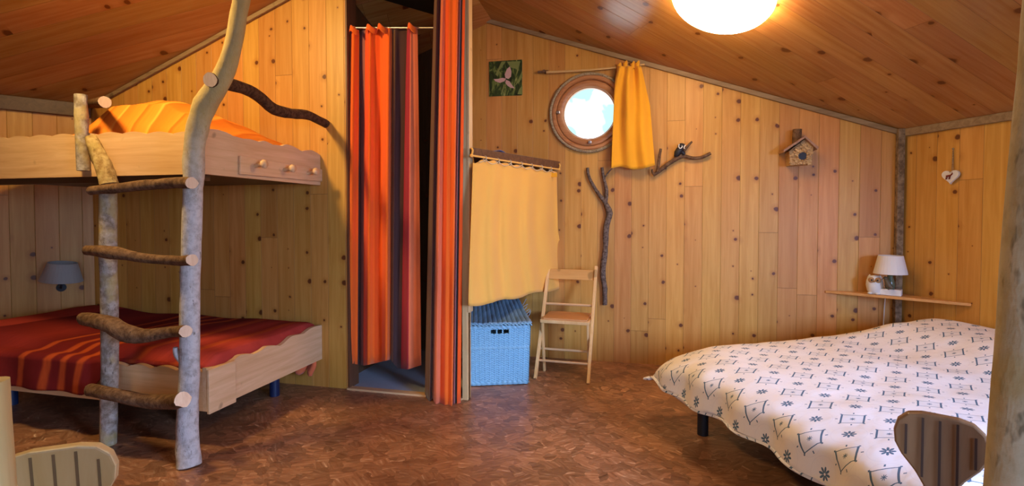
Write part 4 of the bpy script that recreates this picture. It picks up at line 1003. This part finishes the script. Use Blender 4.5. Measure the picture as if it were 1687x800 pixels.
# ------------------------------------------------------------------ ceiling dome lamp
lc0 = onZ(1193, -14, 2.6)
for _ in range(30): lc0 = onZ(1193, -14, zR(lc0.x, lc0.y))
nr = Vector((.391*.881, .391*.474, 1)).normalized(); dn = -nr
cl = thing('ceiling_lamp', lc0, 'lit glowing white glass dome lamp on the sloping ceiling', 'ceiling lamp')
dm = (lc0-CAM).dot(_f)/FPX; RD = 83*dm
bm = bmesh.new(); lathe(bm, lc0, dn, [(0, .001), (RD*.80, .001), (RD*.80, .018), (RD*.76, .02)], 40); obj('base', bm, M['white'], cl)
bm = bmesh.new(); lathe(bm, lc0+dn*.012, dn, [(RD*cos(a)**.9 if a < pi/2-.01 else 0, .02+.14*sin(a)) for a in [pi/2*k/12 for k in range(13)]], 48); obj('glass_dome', bm, M['lamp'], cl, smooth=True)

# ------------------------------------------------------------------ posts near the camera
pa = atD(1691, 185, .9); pb = atD(1640, 800, .9); rp = .062
ax3 = (pa-pb).normalized(); sidev = _r
p0 = pb+sidev*rp; p1 = pa+sidev*rp; dr = (p1-p0)/(p1.z-p0.z)
pf = p0+dr*(0-p0.z); pt = p0+dr*(1.0); 
top_ = pf.copy()
for _ in range(20): top_ = p0+dr*(zC(top_.x, top_.y)-.035-p0.z)
bm = bmesh.new(); K = 9; tube(bm, [pf.lerp(top_, k/K) for k in range(K+1)], [rp*(1.0+.03*sin(k*2)) for k in range(K+1)], 20, wob=.06)
o = obj('log_post', bm, M['post'], base=pf); tag(o, 'pale slightly leaning log post at the right edge in front of the double bed', 'post')
pa = atD(-2, 600, .6); pb = atD(11, 800, .6); rp = .03
p1 = pa-_r*rp; p0 = pb-_r*rp; dr = (p1-p0)/(p1.z-p0.z); pf = p0+dr*(0-p0.z); top_ = p0+dr*(.95-p0.z)
bm = bmesh.new(); tube(bm, [pf.lerp(top_, k/5) for k in range(6)], rp, 20, wob=.06)
o = obj('log_post', bm, wood('cream_peeled_log', (.72, .60, .32), (.6, .46, .2), 'z', .5), base=pf); tag(o, 'cream peeled log stump post at the lower left corner beside the pale chair', 'post')

# ------------------------------------------------------------------ carved back chairs
def carved_chair(cen, top_z, ang, wid, mats, label, tilt=.12):
    """cen: XY of backrest top; back faces along ang (front normal)"""
    t = thing('carved_chair', (0, 0, 0), label, 'chair')
    f = Vector((cos(ang), sin(ang), 0)); s_ = Vector((-f.y, f.x, 0)); zs = .43
    org = Vector((cen[0], cen[1], 0))+f*tilt*(top_z-zs)    # point on the floor under the rear edge of the seat
    t.location = org
    def P(a, b, z): return org+s_*a+f*b+Vector((0, 0, z))
    H_ = top_z-zs; w2 = wid/2
    half = [(.27, -.02), (.27, .38), (.33, .48), (.52, .57), (.82, .67), (.97, .75), (1.0, .84), (.92, .92), (.70, .98), (.38, 1.0), (.12, 1.0)]
    pts = [(x*w2, z*H_) for x, z in half]; outl = pts+[(-x, z) for x, z in pts[::-1]]
    bm = bmesh.new(); fr_ = [P(x, -tilt*z, zs+z) for x, z in outl]; prism(bm, fr_, -f*.024, 0, 1); obj('backrest', bm, [mats[0], mats[1]], t, bevel=.004)
    bm = bmesh.new()
    for k in (-2, -1, 0, 1, 2):
        x = k*w2*.36
        zt_ = H_*(.97 if abs(k) < 2 else .90); zb_ = H_*(.02 if k == 0 else (.54 if abs(k) == 1 else .68))
        for dd_ in (.0012, -.0252): prism(bm, [P(x-.0022, -tilt*zb_+dd_, zs+zb_), P(x+.0022, -tilt*zb_+dd_, zs+zb_), P(x+.0022, -tilt*zt_+dd_, zs+zt_), P(x-.0022, -tilt*zt_+dd_, zs+zt_)], f*.0006)
    obj('groove', bm, mats[2], t)
    bm = bmesh.new(); so = []
    for k in range(28):
        a = 2*pi*k/28; e_ = .5; cxx = abs(cos(a))**e_*(1 if cos(a) > 0 else -1); syy = abs(sin(a))**e_*(1 if sin(a) > 0 else -1); so.append(P(cxx*.19, .17+syy*.18, zs-.028))
    prism(bm, so, (0, 0, .028)); obj('seat', bm, mats[0], t, bevel=.005)
    for a in (-1, 1):
        for b in (0, 1):
            bm = bmesh.new(); tube(bm, [P(a*.12, .06+b*.22, zs-.03), P(a*.17, -.02+b*.38, 0)], [.021, .014], 12); obj('leg', bm, mats[0], t, smooth=False)
    return t
gl = plain('brown_groove', (.16, .09, .035)); gd_ = plain('dark_groove', (.05, .022, .012))  # brown strips drawn along the backrest as plank grooves
c1 = atD(97, 731, .92); carved_chair((c1.x, c1.y), c1.z, R(100)+0.45, .178, (M['stab_light'], M['stab_lit_edge'], gl), 'pale varnished chair back with rounded top at the lower left corner')
c2 = atD(1549, 686, 1.08); carved_chair((c2.x, c2.y), c2.z, R(64)+pi, .158, (M['stab_dark'], M['stab_dark'], gd_), 'dark brown carved chair back standing in front of the printed duvet')
c3 = atD(1652, 715, 1.12); carved_chair((c3.x, c3.y), c3.z, R(-32), .17, (M['stab_dark'], M['stab_dark'], gd_), 'dark brown chair mostly hidden behind the pale log post')
